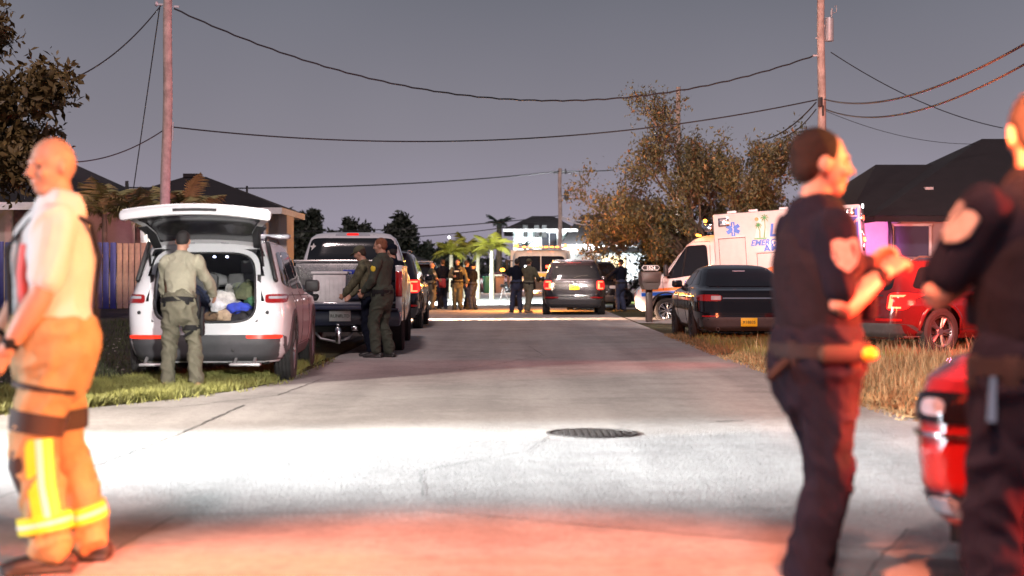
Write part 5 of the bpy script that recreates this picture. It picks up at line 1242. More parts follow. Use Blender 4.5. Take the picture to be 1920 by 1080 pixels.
for px in (1072, 1120):
    mb = MB(); mb.ball((X(px, 115.8), 115.7, Z(470, 116)), (.32, .15, .26)); mb.build('wall_lamp', mat('wall_lamp', (1, 1, 1), .3, emit=10, ecol=(1, .98, .92), var=0), hF)
pt('house_glow', (X(1090), 112, 4.2), 7000, (.92, .98, 1), .3)
spot('house_flood', (-3, 106, 2.5), (X(1010), 118, 3.4), 5000, (.75, 1, 1), 80, .7, .3)
# brick and lit siding right of the pole with a crate wall
m_lap = mat('white_lap_siding', (.62, .64, .68), .7)
gh = thing('house', 'pale siding garage gable glimpsed behind the tree trunk right of the bright house', 'house', (0, 0, 0))
x0_, x1_ = at(1140, 0, 88).x, at(1215, 0, 88).x
walls(gh, x0_, x1_, 88, 95, 0, at(0, 470, 88).z, m_lap)
for i in range(15):
    mb = MB(); mb.box(((x0_ + x1_) / 2, 87.97, .15 + i * .19), (x1_ - x0_, .05, .165), rot=(R(5), 0, 0)); mb.build('siding_board', m_lap, gh, smooth=False)
mb = MB(); mb.box(((x0_ + x1_) / 2, 91.5, at(0, 468, 88).z), (x1_ - x0_ + .8, 8, .25)); mb.build('roof', m_roof, gh, smooth=False)
mb = MB(); mb.box((at(1150, 0, 87.8).x, 87.8, 1.55), (1.3, .1, 1.6)); mb.build('lit_doorway', mat('warm_lit_panel', (.8, .6, .35), .6, emit=1.2, ecol=(1, .72, .4), var=.3, scale=2), gh)
# far dark roofs at left of the street
for i, (pa, pb, pt_, Y, lab) in enumerate(((700, 800, 468, 118, 'low dark house roof in the distance left of the lit palms'), (560, 700, 476, 130, 'distant dark house roof behind the white pickup'))):
    h = thing('house', lab, 'house', (0, 0, 0)); a_, b_ = at(pa, 0, Y).x, at(pb, 0, Y).x; ze = at(0, 490, Y).z
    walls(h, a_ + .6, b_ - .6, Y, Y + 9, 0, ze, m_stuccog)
    mb = MB(); hip(mb, a_, b_, Y - .8, Y + 10, ze + .05, at(0, pt_, Y).z, (a_ + 2.4, b_ - 2.4)); mb.build('roof', m_roof, h, smooth=False)

# ================================================================ fence
m_fb = mat('blue_metal_sheet', (.045, .05, .17), .38, .3, var=.2, scale=6)
m_ft = mat('tan_wood_board', (.34, .22, .13), .75, var=.3, scale=6, bump=.3)
fn = thing('fence', 'fence of blue metal slats turning to tan boards behind the white car', 'fence', (0, 41.2, .30))
def slat_mesh(w, h, m, nm):
    mb = MB(); mb.box((0, 0, h / 2), (w * .70, .03, h), bev=.006); mb.box((w * .40, .012, h / 2), (w * .16, .05, h), bev=.008); o = mb.build(nm, m, fn); return o
x = at(-250, 0, 41.2).x; first = {}
while x < at(282, 0, 41.2).x:
    px = 960 + x * F / 41.2; tan = px > 214; k = 'board' if tan else 'slat'; w = .155 if tan else .185
    if k not in first: first[k] = slat_mesh(w, 1.86 if not tan else 1.83, m_ft if tan else m_fb, k); o = first[k]
    else: o = first[k].copy(); COL.objects.link(o)
    o.location = (x, random.uniform(-.012, .012), random.uniform(-.015, .015)); o.rotation_euler = (0, R(random.uniform(-.4, .4)), 0); x += w
for z in (.35, 1.5):
    mb = MB(); mb.box((at(0, 0, 41.2).x - 1.0, .06, z), (8, .05, .09)); mb.build('rail', m_ft, fn, smooth=False)
# ================================================================ vegetation
m_bark = mat('bark', (.11, .075, .05), .9, var=.35, scale=8, bump=.6)
def leafmat(name, c, var=.45):
    m = mat(name, c, .55, var=var, scale=1.6); return m
m_leaf_r = leafmat('olive_leaf', (.095, .085, .038)); m_leaf_b = leafmat('bronze_leaf', (.22, .12, .05)); m_leaf_d = leafmat('dark_leaf', (.022, .028, .018)); m_leaf_l = leafmat('broad_leaf', (.13, .085, .028)); m_twig = mat('twig', (.22, .13, .08), .9, var=.3)
def grow(rs, p, d, L, r, depth, segs, tips, spread, up, shrink=.74, droop=0.0, kids=(2, 3)):
    n = 4; q = p.copy(); dd = d.copy(); P = [q.copy()]; Rr = [r]
    for i in range(n):
        dd = (dd + V((rs.uniform(-1, 1), rs.uniform(-1, 1), rs.uniform(-.6, .8) + up)) * .16 - V((0, 0, droop)) * .2).normalized()
        q = q + dd * (L / n); P.append(q.copy()); Rr.append(r * (1 - .42 * (i + 1) / n))
        if depth <= 1: tips.append((q.copy(), dd.copy()))
    segs.append((P, Rr, depth))
    if depth == 0: return
    for k in range(rs.randint(*kids)):
        ax = V((rs.uniform(-1, 1), rs.uniform(-1, 1), rs.uniform(-1, 1))).cross(dd)
        if ax.length < 1e-3: continue
        nd = Quaternion(ax.normalized(), rs.uniform(.35, 1) * spread) @ dd
        grow(rs, P[-1] if rs.random() < .6 else P[2], nd, L * shrink * rs.uniform(.75, 1.15), r * .58, depth - 1, segs, tips, spread, up, shrink, droop, kids)
def leaves(tips, per, size, scatter, rs, keep=1.0):
    T = [t for t in tips if rs.random() < keep]; n = len(T) * per
    c = np.repeat(np.array([t[0][:] for t in T]), per, 0) + rng.normal(0, scatter, (n, 3))
    a = rng.normal(0, 1, (n, 3)); a /= np.linalg.norm(a, axis=1)[:, None]; b = rng.normal(0, 1, (n, 3)); b -= a * (a * b).sum(1)[:, None]; b /= np.linalg.norm(b, axis=1)[:, None]; m = np.cross(a, b)
    s = size * rng.uniform(.5, 1.3, (n, 1))
    vs = np.stack([c - a * s, c + b * s * .42 + m * s * .12, c + a * s, c - b * s * .42 + m * s * .12], 1).reshape(-1, 3)
    i = np.arange(n)[:, None] * 4
    return vs, np.concatenate([i + [0, 1, 2], i + [0, 2, 3]])
def tree(label, loc, stems, L, r, depth, spread, up, leafm, per, size, scatter, seed, keep=1.0, shrink=.74, droop=0.0, name='tree', kids=(2, 3), group=None, barkm=None, minr=.006):
    rs = random.Random(seed); t = thing(name, label, 'tree', loc, 0, group); segs = []; tips = []
    for d in stems: grow(rs, V((d[0] * .15, d[1] * .15, 0)), V((d[0], d[1], d[2])).normalized(), L, r, depth, segs, tips, spread, up, shrink, droop, kids)
    mb = MB(); tw = MB()
    for P, Rr, dp in segs: (mb if dp >= 2 else tw).loft(P, [max(x, minr) for x in Rr], n=8 if dp >= 2 else 4, cap=dp >= 2)
    mb.build('trunk', barkm or m_bark, t)
    o = tw.build('twigs', m_twig, t, smooth=False); o['kind'] = 'stuff'
    if per:
        vs, fs = leaves(tips, per, size, scatter, rs, keep); raw('crown', vs, fs, leafm, t, kind='stuff')
    return t, segs, tips
# sparse tree behind the ambulance
b = at(1338, 500, 57)
tr, sg_, tp_ = tree('wide leafy tree with bare arching twigs standing behind the ambulance', (b.x, 57, 0), [(-.45, .1, 1), (-.15, .3, 1), (.25, .1, 1), (.55, .3, .95), (-.5, .3, .9), (.0, .1, 1.3)], 2.3, .15, 5, .80, .10, m_leaf_r, 13, .072, .17, 5, keep=.85, shrink=.72, droop=.10)
tr.scale = (1.0, 1.0, 1.17)
vs, fs = leaves(tp_, 2, .08, .18, random.Random(3), .45); o = raw('bronze_leaves', vs, fs, m_leaf_b, tr, kind='stuff')
tree('dark dense shrub tree right of the white siding behind the mailbox', (at(1245, 0, 60).x, 60, 0), [(-.3, 0, 1), (.3, .1, 1), (0, .3, 1.2), (.6, 0, .9)], 1.0, .09, 4, .8, .1, m_leaf_d, 7, .10, .14, 9, group=None)
tree('dark bush under the crown behind the ambulance cab', (at(1330, 0, 60).x, 61, 0), [(-.4, 0, 1), (.4, .1, 1), (0, .3, 1.2), (.9, 0, .8), (-.9, 0, .8)], 1.25, .09, 4, .8, .1, m_leaf_d, 7, .11, .16, 10)
tree('dark bush behind the ambulance box left of the magenta house', (at(1450, 0, 60).x, 60, 0), [(-.4, 0, 1), (.4, .1, 1), (0, .3, 1.2), (.9, 0, .8), (-.9, 0, .8)], 1.35, .09, 4, .8, .1, m_leaf_d, 6, .10, .16, 12)
# broad leaved tree at the upper left
tl_, _, _ = tree('broad leaved tree filling the upper left corner above the firefighter', (at(-245, 0, 31).x, 31.5, 1.1), [(.14, 0, 1), (.26, .1, 1), (-.25, .1, 1), (.05, -.3, 1)], 2.8, .20, 4, .62, .12, m_leaf_l, 95, .105, .24, 21, shrink=.66)
# far conifers
def conifer(label, px, pyt, Y, seed, w=1.6, top=None):
    rs = random.Random(seed); h = at(0, pyt, Y).z; t = thing('conifer', label, 'tree', (at(px, 0, Y).x, Y, 0), 0, 'far trees behind the pickup')
    mb = MB(); mb.loft([(0, 0, 0), (.1, 0, h * .5), (0, 0, h * .97)], [.28, .16, .03], n=7); mb.build('trunk', m_bark, t)
    tips = []
    for i in range(130):
        z = h * rs.uniform(.12, 1); a = rs.uniform(0, 2 * PI); R_ = w * (1.15 - z / h) ** .7 * rs.uniform(.3, 1.1); q = V((R_ * math.cos(a), R_ * math.sin(a), z + .3 * R_))
        for k in range(4): tips.append((V((q.x * (k + 1) / 4, q.y * (k + 1) / 4, z + .3 * R_ * (k + 1) / 4)), V((0, 0, 1))))
    vs, fs = leaves(tips, 7, .26, .22, rs); raw('crown', vs, fs, m_leaf_d, t, kind='stuff')
for a_ in ((545, 402, 'leftmost tall dark conifer right of the pale house', 1.5), (570, 406, 'second dark conifer from the left beside the pale house', 1.4), (590, 400, 'narrow dark conifer third from the left', 1.0), (655, 418, 'dark round topped conifer above the pickup cab', 1.7), (683, 426, 'small dark conifer above the right of the pickup cab', 1.2), (735, 430, 'thin dark conifer right of the standing deputy', 1.2), (752, 408, 'tallest feathery conifer right of the standing deputy', 1.6), (768, 432, 'short dark conifer right of the feathery one', 1.3), (800, 462, 'tiny dark sapling over the far roof', .6), (836, 468, 'dark rounded tree left of the lit palms', 2.4), (620, 440, 'low dark tree in the gap above the pickup cab', 1.8), (528, 440, 'low dark tree hard against the pale house wall', 1.8), (1165, 470, 'dark tree beyond the bright house behind the leafy tree', 2.0)):
    conifer(a_[2], a_[0], a_[1], 132, int(a_[0]), a_[3])
# far hedge line
rs = random.Random(4); tips = [(V((rs.uniform(-60, 62), rs.uniform(140, 150), rs.uniform(.3, 2.6))), 0) for _ in range(5200)]
vs, fs = leaves(tips, 4, .35, .35, rs); tag(raw('far_thicket', vs, fs, m_leaf_d, kind='stuff'), 'dark far off thicket along the horizon', 'thicket')

# palms
def frond_mesh(L, droop, width, seed, m_name='frond', n=26):
    rs = random.Random(seed); mb = MB(); P = []
    for i in range(11):
        t = i / 10; P.append(V((L * t * (1 - .18 * t * droop), 0, L * (.55 * t - droop * .85 * t * t))))
    mb.loft(P, [.022 * (1 - .8 * i / 10) * L / 1.5 for i in range(11)], n=5)
    for i in range(n):
        t = .12 + .86 * i / (n - 1); k = min(9, int(t * 10)); q = P[k].lerp(P[k + 1], t * 10 - k); d = (P[k + 1] - P[k]).normalized()
        for sg in (-1, 1):
            l = width * math.sin(PI * min(1, t * .9 + .12)) * rs.uniform(.8, 1.15); e = q + V((d.x * l * .55, sg * l * .8, d.z * l * .5 - l * .38 * rs.uniform(.6, 1.4))); w = d * .028 * L / 1.5
            mb.add([q - w, q + w, q.lerp(e, .55) + w * .9 + V((0, 0, .02)), e, q.lerp(e, .55) - w * .9 + V((0, 0, .02))], [(0, 1, 2, 4), (4, 2, 3)])
    return mb
def palm(label, loc, h, L, m, n=14, seed=1, r=.09, group=None, lean=0, tm=None, name='palm_tree'):
    rs = random.Random(seed); t = thing(name, label, 'palm', loc, rs.uniform(0, 6), group)
    mb = MB(); mb.loft([(lean * (i / 10) ** 2, 0, h * i / 10) for i in range(11)], [r * (1.3 - .35 * i / 10 + (.06 if i % 2 else 0)) for i in range(11)], n=10); mb.build('trunk', tm or m_bark, t)
    ms = [frond_mesh(L, d_, L * .34, seed + k).build('frond', m, t, smooth=False) for k, d_ in enumerate((.75, 1.05, 1.4, .45))]
    for i in range(n):
        o = ms[i] if i < 4 else ms[i % 4].copy()
        if i >= 4: COL.objects.link(o)
        o.location = (lean, 0, h); a = i * 2.4 + rs.uniform(-.2, .2); o.rotation_euler = (rs.uniform(-.2, .2), -R(8 + 40 * (1 - i / n)) * rs.uniform(.5, 1.2), a); s = rs.uniform(.8, 1.12); o.scale = (s, s, s)
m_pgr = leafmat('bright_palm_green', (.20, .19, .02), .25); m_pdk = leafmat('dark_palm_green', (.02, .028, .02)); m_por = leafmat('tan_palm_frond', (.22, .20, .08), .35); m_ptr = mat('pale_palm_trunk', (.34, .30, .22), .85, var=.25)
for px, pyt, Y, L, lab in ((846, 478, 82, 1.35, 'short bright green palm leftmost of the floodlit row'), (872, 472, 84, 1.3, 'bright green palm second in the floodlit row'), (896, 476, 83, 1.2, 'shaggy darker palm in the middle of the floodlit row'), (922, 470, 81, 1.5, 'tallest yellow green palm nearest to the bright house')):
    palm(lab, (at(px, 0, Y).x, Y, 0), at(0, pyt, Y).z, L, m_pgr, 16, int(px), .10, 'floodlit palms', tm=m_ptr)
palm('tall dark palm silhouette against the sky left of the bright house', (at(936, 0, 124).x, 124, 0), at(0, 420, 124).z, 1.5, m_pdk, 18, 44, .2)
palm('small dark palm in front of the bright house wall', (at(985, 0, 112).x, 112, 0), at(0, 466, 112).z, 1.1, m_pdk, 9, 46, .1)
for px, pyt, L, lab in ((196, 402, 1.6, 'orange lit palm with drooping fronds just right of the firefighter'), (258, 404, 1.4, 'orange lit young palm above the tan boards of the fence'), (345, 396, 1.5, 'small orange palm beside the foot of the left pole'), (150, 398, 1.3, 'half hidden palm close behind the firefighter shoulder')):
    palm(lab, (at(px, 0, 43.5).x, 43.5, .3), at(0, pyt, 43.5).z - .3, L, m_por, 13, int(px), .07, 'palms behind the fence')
# fan of folded dry leaves at the fence top
# planet
o = MB(); o.ball((0, 0, 0), .55, nu=8, nv=6); o = o.build('planet', mat('planet_glow', (1, 1, 1), .5, emit=6, ecol=(1, 1, 1), var=0)); o.location = at(842, 445, 700); tag(o, 'single bright evening star low over the distant roofs', 'star', kind='structure')

# ================================================================ street furniture and small things
mp = at(1218, 0, 42.2); mbx = thing('mailbox', 'dark mailbox on a broad post with a small number sign on top', 'mailbox', (mp.x, 42.2, .02), R(4))
m_mb = mat('dark_brown_plastic', (.045, .030, .026), .45, var=.2)
mb = MB(); mb.box((0, .1, .52), (.17, .17, 1.04), bev=.02); mb.box((0, 0, 1.0), (.30, .40, .10), bev=.03); mb.build('post', m_mb, mbx)
mb = MB(); pts = [(-.24, 1.02), (-.17, .88), (.17, .88), (.24, 1.02), (.27, 1.30), (.26, 1.36), (-.26, 1.36), (-.27, 1.30)]; mb.prism(pts, -.32, .30, 'y'); mb.build('box_body', m_mb, mbx, ang=20)
mb = MB(); mb.box((0, -.33, 1.20), (.46, .03, .26), bev=.01); mb.build('door', m_mb, mbx)
mb = MB(); mb.prism([(-.26, 1.46), (-.20, 1.39), (.20, 1.39), (.26, 1.46), (.20, 1.54), (-.20, 1.54)], -.20, -.17, 'y'); s = mb.build('number_sign', m_blk, mbx)
mb = MB(); P = [(-.245, 1.465), (-.19, 1.405), (.19, 1.405), (.245, 1.465), (.19, 1.525), (-.19, 1.525)]; mb.loft([(x, -.203, z) for x, z in P + P[:1]], [.008] * 7, n=5); mb.build('sign_border', m_wplate, s)
text('number_lettering', '1824', .125, Matrix.Translation((0, -.204, 1.422)) @ BACK, m_wplate, s, depth=.002, bold=.003, align='CENTER')
def bin_(label, px, Y, col, h=1.08):
    t = thing('wheelie_bin', label, 'bin', (at(px, 0, Y).x, Y, .03), R(10), 'bins in front of the bright house')
    mb = MB(); mb.box((0, 0, h / 2), (.55, .60, h), bev=.05, taper=1.15); mb.build('tub', mat('bin_' + label.split()[0], col, .5), t)
    mb = MB(); mb.box((0, -.03, h + .04), (.68, .74, .08), bev=.03); mb.box((0, .36, h), (.5, .05, .05)); mb.build('lid', mat('bin_' + label.split()[0], col, .5), t)
    wheels(t, [(-.27, .28), (.27, .28)], .11, .05, m_blk, 5)
bin_('green wheeled bin left of the cardboard coloured bins', 915, 108, (.03, .16, .08)); bin_('tan bin right beside the green bin', 927, 109, (.36, .25, .16)); bin_('brown bin at the right end of the row', 936, 108, (.22, .14, .10)); bin_('beige bin behind the gap of the row', 931, 111, (.42, .34, .25), 1.2)
sedan('parked_car', 'dark car with a glowing orange lamp parked left of the rescue truck', (at(922, 0, 116).x, 118, 0), R(90), mat('maroon_paint', (.10, .03, .03), .3, var=.05, coat=.8), L=4.4, H=1.62)
mb = MB(); mb.ball((0, 0, 0), (.16, .12, .12)); o = mb.build('beacon', m_amber); o.location = at(942, 506, 107.5); tag(o, 'round orange beacon glowing on the parked car left of the rescue truck', 'beacon')
pt('car_beacon_glow', tuple(at(942, 500, 106)), 200, (1, .35, .05), .1)
cn = thing('tripod_stand', 'small white folding stand on the bright apron left of the rescue truck', 'stand', (at(943, 0, 66).x, 66, .03))
mb = MB()
for k in range(3): mb.loft([(0, 0, .75), (.30 * math.cos(2.1 * k), .30 * math.sin(2.1 * k), 0)], [.018, .014], n=6)
mb.build('leg', m_fascia, cn); mb = MB(); mb.box((0, 0, .80), (.22, .10, .14), bev=.02); mb.build('stand_head', m_blk, cn)
# ================================================================ people
m_skin = mat('skin', (.46, .25, .17), .5, var=.08, scale=9); m_skin2 = mat('tanned_skin', (.30, .16, .10), .5, var=.08, scale=9)
m_eye = mat('eye', (.05, .04, .035), .2, var=0); m_hair = mat('brown_hair', (.045, .026, .016), .8, var=.3, scale=40, bump=.5); m_hairr = mat('ginger_hair', (.20, .075, .035), .8, var=.3, scale=40, bump=.5); m_hairk = mat('black_hair', (.014, .012, .012), .75, var=.3, scale=40)
m_boot = mat('black_boot', (.015, .014, .014), .5, var=.2); m_tanboot = mat('tan_boot', (.28, .17, .09), .8, var=.2)
m_navyu = mat('black_navy_uniform', (.005, .007, .015), .92, var=.2, scale=12, bump=.15, spec=.15); m_oliveu = mat('olive_uniform', (.085, .082, .050), .85, var=.15, scale=12, bump=.15); m_khaki = mat('khaki_trousers', (.12, .112, .078), .85, var=.15, scale=12, bump=.15); m_khakil = mat('light_khaki_shirt', (.30, .285, .21), .85, var=.12, scale=10, bump=.15)
m_green = mat('dark_green_uniform', (.040, .048, .034), .85, var=.15, scale=12, bump=.15); m_white_t = mat('white_tshirt', (.62, .60, .58), .9, var=.06, scale=5); m_bunker = mat('tan_bunker_cloth', (.42, .26, .12), .8, var=.15, scale=9, bump=.2); m_bknee = mat('dark_knee_patch', (.035, .022, .018), .7, var=.2); m_refl = mat('yellow_reflective', (.80, .72, .04), .4, var=.1); m_refs = mat('silver_reflective', (.75, .74, .66), .3, var=.05)
m_strap = mat('black_strap', (.009, .009, .010), .7, var=.1, spec=.25); m_patch = mat('grey_patch', (.24, .24, .22), .8, var=.25, scale=30); m_gold = mat('gold_patch', (.70, .52, .04), .5, var=.1)
m_vest = mat('black_vest', (.007, .008, .013), .9, var=.25, scale=14, bump=.3, spec=.15); m_denim = mat('navy_trousers', (.018, .026, .060), .85, var=.15, scale=10)

def ik(a, t, l1, l2, pole):
    a, t = V(a), V(t); d = t - a; D = min(d.length, (l1 + l2) * .999); d.normalize(); t = a + d * D
    x = (l1 * l1 - l2 * l2 + D * D) / (2 * D); h = math.sqrt(max(0, l1 * l1 - x * x)); p = V(pole) - d * V(pole).dot(d)
    p = p.normalized() if p.length > 1e-6 else d.orthogonal().normalized()
    return a + d * x + p * h, t

def person(label, loc, rz, hol=1, waist=1.02, pz=.42, H=1.8, lean=0, yaw=0, pitch=0, feet=((-.11, .02), (.11, -.04)), hands=((-.24, .22, .98), (.24, .22, .98)), poles=((-.8, -.5, -.3), (.8, -.5, -.3)), top=None, pants=None, skin=None, boots=None, hair=None, bald=False, cap=None,
           sleeves='short', vest=None, belt=True, vox=.012, bulk=1.0, curl=.7, group=None, fold=.010, drop=0.0, patches=None, extras=None, head_s=1.0, foot_z=(0, 0), foot_a=(10, -10), palm=None):
    k = H / 1.8; t = thing('person', label, 'person', loc, rz, group); sk = skin or m_skin
    top = top or m_navyu; pants = pants or m_navyu; boots = boots or m_boot
    P0 = V((0, 0, .95 - drop))
    def sp(z, y=0, x=0):       # point of the upper body with the lean applied
        d = z - .95; a = R(lean) * min(1, max(0, d / .35)); b = R(lean)
        if d <= 0: return V((x, y, z - drop))
        q = V((x, y, 0)); 
        m = Matrix.Rotation(-a, 3, 'X'); base = V((0, math.sin(b * .8) * d, math.cos(b * .8) * d))
        return P0 + base + m @ q
    # ---- skeleton
    sh = [sp(1.445, -.01, s * .175 * bulk) for s in (-1, 1)]; hip = [V((s * .092, 0, .93 - drop)) for s in (-1, 1)]
    elb, wr = [], []
    for i in range(2):
        e_, w_ = ik(sh[i], hands[i], .295, .265, poles[i]); elb.append(e_); wr.append(w_)
    kn, an = [], []
    for i in range(2):
        s = (-1, 1)[i]; q = V((feet[i][0], feet[i][1], .085 + foot_z[i])); a = R(-foot_a[i]); fd = V((math.sin(a) * -1 if False else -math.sin(R(foot_a[i])) * -s * 0 + math.sin(R(foot_a[i])) , math.cos(R(foot_a[i])), 0))
        k_, a_ = ik(hip[i], q, .435, .425, (fd.x * .6, 1, 0)); kn.append(k_); an.append(a_)
    fdir = [V((math.sin(R(-foot_a[i] if i == 0 else -foot_a[i])), math.cos(R(foot_a[i])), 0)) for i in range(2)]
    side = V((1, 0, 0))
    def torso(mb, g, top_z=1.52, bot=.88):
        rows = [(.86, .150, .105, .0), (.93, .168, .122, -.005), (1.00, .163, .118, 0), (1.10, .147, .108, .004), (1.20, .152, .112, .006), (1.31, .168, .122, .006), (1.40, .172, .116, .0), (1.46, .150, .095, -.006), (1.50, .105, .075, -.012), (1.53, .070, .062, -.012)]
        rows = [r for r in rows if r[0] <= top_z and r[0] >= bot]
        bk = lambda r: (r[1] * (1 + (bulk - 1) * 1.0) + g, r[2] * (1 + (bulk - 1) * 1.3) + g)
        mb.loft([sp(r[0], r[3]) for r in rows], [bk(r) for r in rows], n=22, side=side, roundcap=True)
    def arm(mb, i, g, u0=0.0, u1=2.0, n=14):
        S_, E, W_ = sh[i], elb[i], wr[i]
        def pos(u): return S_.lerp(E, u) if u <= 1 else E.lerp(W_, u - 1)
        def rad(u): return float(np.interp(u, [0, .15, .45, .8, 1, 1.15, 1.4, 1.75, 2], [.062, .060, .054, .046, .043, .045, .043, .032, .027])) * (1 + (bulk - 1) * .9) + g
        us = np.linspace(u0, u1, max(5, int((u1 - u0) * 9))); mb.loft([pos(u) for u in us], [rad(u) for u in us], n=n, roundcap=True)
    def leg(mb, i, g, straight=False, u1=2.0):
        H_, K, A = hip[i], kn[i], an[i]
        def pos(u): return H_.lerp(K, u) if u <= 1 else K.lerp(A, u - 1)
        tab = ([.100, .096, .084, .066, .060, .063, .060, .044, .040], [.108, .104, .094, .082, .079, .079, .077, .074, .076])[straight]
        def rad(u): return float(np.interp(u, [0, .15, .5, .9, 1, 1.2, 1.4, 1.8, 2], tab)) * (1 + (bulk - 1) * .7) + g
        us = np.linspace(0, u1, 18); mb.loft([pos(u) + V((0, -.012 * math.sin(PI * max(0, u - 1)), 0)) for u in us], [rad(u) for u in us], n=16, roundcap=True)
    # ---- head frame
    nb = sp(1.50, -.015); hc = nb + (sp(1.6, .0) - sp(1.5, .0)).normalized() * .06 + V((0, .02, 0))
    Hm = Matrix.Rotation(R(yaw), 3, 'Z') @ Matrix.Rotation(R(pitch) - R(lean) * .5, 3, 'X')
    def hp(x, y, z): return hc + Hm @ (V((x, y, z)) * head_s)
    body = MB(); torso(body, -.004)
    for i in range(2):
        arm(body, i, 0.0); leg(body, i, -.004); s = (-1, 1)[i]
        body.loft([sp(1.47, -.012, s * .05), sh[i]], [(.062, .058), (.060 * bulk, .060 * bulk)], n=12, roundcap=True)
    body.loft([nb - V((0, 0, .03)), hp(0, -.008, .03), hp(0, 0, .09)], [.068 * bulk ** .5, .058 * bulk ** .5, .060], n=14)
    body.ball(hp(0, -.008, .150), (.076 * head_s, .094 * head_s, .098 * head_s), Hm, 20, 14)
    body.ball(hp(0, .022, .110), (.064 * head_s, .070 * head_s, .086 * head_s), Hm, 18, 12)
    body.ball(hp(0, .045, .050), (.042 * head_s, .044 * head_s, .034 * head_s), Hm, 14, 10)
    body.loft([hp(0, .088, .150), hp(0, .112, .108), hp(0, .092, .098)], [.008, .016, .012], n=8, roundcap=True)
    body.ball(hp(0, .082, .158), (.050, .016, .010), Hm, 12, 8)
    body.ball(hp(0, .086, .073), (.024, .012, .011), Hm, 12, 8)
    for s in (-1, 1):
        body.ball(hp(s * .078, -.008, .122), (.010, .022, .034), Hm, 10, 8); body.ball(hp(s * .038, .070, .105), (.024, .022, .020), Hm, 10, 8)
    # hands
    for i in range(2):
        s = (-1, 1)[i]; d = (wr[i] - elb[i]).normalized(); nrm = V(palm[i]) if palm else V((-s * .9, .1, .1)); nrm = (nrm - d * nrm.dot(d)).normalized(); acr = d.cross(nrm)   # nrm: palm side
        body.loft([wr[i] - d * .02, wr[i] + d * .03, wr[i] + d * .085], [(.024, .020), (.040, .017), (.042, .015)], n=12, side=acr, roundcap=True)
        for fk, (off, ln) in enumerate(((-.031, .068), (-.011, .078), (.010, .074), (.030, .058))):
            b0 = wr[i] + d * .082 + acr * off; dd = d.copy(); P = [b0 - d * .02, b0]; c = curl * (1 + .08 * fk)
            for sgm in range(3):
                ax = acr; dd = (Quaternion(ax, -c * (.55 if sgm == 0 else .75)) @ dd) if (Quaternion(ax, -.3) @ d).dot(nrm) > d.dot(nrm) else (Quaternion(ax, c * (.55 if sgm == 0 else .75)) @ dd)
                P.append(P[-1] + dd * ln * (.45, .32, .23)[sgm])
            body.loft(P, [.0095, .0095, .009, .0085, .0075], n=8, roundcap=True)
        sd = -acr if (acr.dot(V((0, .6, .8))) < 0) else acr
        b0 = wr[i] + d * .02 + sd * .022; P = [b0, b0 + sd * .026 + d * .022 + nrm * .012, b0 + sd * .034 + d * .05 + nrm * .024, b0 + sd * .026 + d * .07 + nrm * .034]
        body.loft(P, [.014, .012, .010, .008], n=8, roundcap=True)
    for i in range(2): body.loft([an[i] - V((0, 0, .03)) - fdir[i] * .03, an[i] - V((0, 0, .05)) + fdir[i] * .10], [.035, .028], n=10, roundcap=True)
    def fin(mb, nm, m, vx=vox, sm=2, fo=0.0, st=(1, 1, 1), lb=None):
        me = fuse(mb, vx, sm, fo, 6.5, st, seed=hash(label) % 97 * .1 if False else len(label) * .37); me.transform(Matrix.Scale(k, 4)); return mesh_obj(nm, me, m, t, lb)
    hv = min(vox, .0075) if vox < .011 else vox
    fin(body, 'body', sk, hv if vox < .011 else vox, 2)
    # ---- clothes
    mb = MB(); torso(mb, .014, 1.52, .90)
    for i in range(2):
        s = (-1, 1)[i]; mb.loft([sp(1.465, -.012, s * .05), sh[i]], [(.068, .064), (.070 * bulk, .070 * bulk)], n=12, roundcap=True)
        if sleeves == 'short': arm(mb, i, .020, 0, .72)
        elif sleeves == 'long': arm(mb, i, .017, 0, 1.88)
    if sleeves != 'none' or True: fin(mb, 'shirt', top, vox, 2, fold, (1, 1, .7))
    mb = MB(); mb.loft([sp(1.515, -.012), sp(1.545, -.008)], [(.080, .074), (.073, .068)], n=18, side=side); 
    if sleeves == 'long' or vest: fin(mb, 'collar', top, min(vox, .012), 1)
    mb = MB()
    bw, bd = bulk, 1 + (bulk - 1) * 1.3; zz = [.85, .93, 1.0] + ([1.06, waist] if waist > 1.03 else [])
    tb_ = {.85: (.150, .105), .93: (.168, .122), 1.0: (.163, .119)}
    mb.loft([sp(z, -.004) for z in zz], [(tb_.get(z, (.152, .112))[0] * bw + .034, tb_.get(z, (.152, .112))[1] * bd + .034) for z in zz], n=20, side=side, roundcap=True)
    for i in range(2): leg(mb, i, .004, True, 1.93)
    fin(mb, 'trousers', pants, vox, 2, fold * 1.2, (1, 1, 1.3))
    for i in range(2):
        a = an[i]; f = fdir[i]; g = V((0, 0, -.085)); mb = MB()
        mb.loft([a - f * .075 + g + V((0, 0, .045)), a - f * .02 + g + V((0, 0, .05)), a + f * .07 + g + V((0, 0, .042)), a + f * .15 + g + V((0, 0, .034)), a + f * .19 + g + V((0, 0, .028))], [(.038, .042), (.042, .050), (.048, .042), (.050, .033), (.036, .024)], n=14, side=f.cross(V((0, 0, 1))), roundcap=True)
        mb.loft([a + V((0, 0, .10)), a - V((0, 0, .02))], [.054, .050], n=14, roundcap=True)
        mb.box(a + f * .055 + g + V((0, 0, .010)), (.10, .29, .020), rot=Matrix.Rotation(-math.atan2(f.x, f.y), 3, 'Z'), bev=.008)
        fin(mb, 'boot', boots, min(vox, .012), 1)
    # ---- hair, eyes, cap
    mb = MB()
    if hair and not bald:
        mb.ball(hp(0, -.018, .162), (.081 * head_s, .094 * head_s, .093 * head_s), Hm, 20, 14); mb.ball(hp(0, -.045, .125), (.074 * head_s, .062 * head_s, .070 * head_s), Hm, 16, 10)
        fin(mb, 'hair', hair, min(vox, .010), 1, .003)
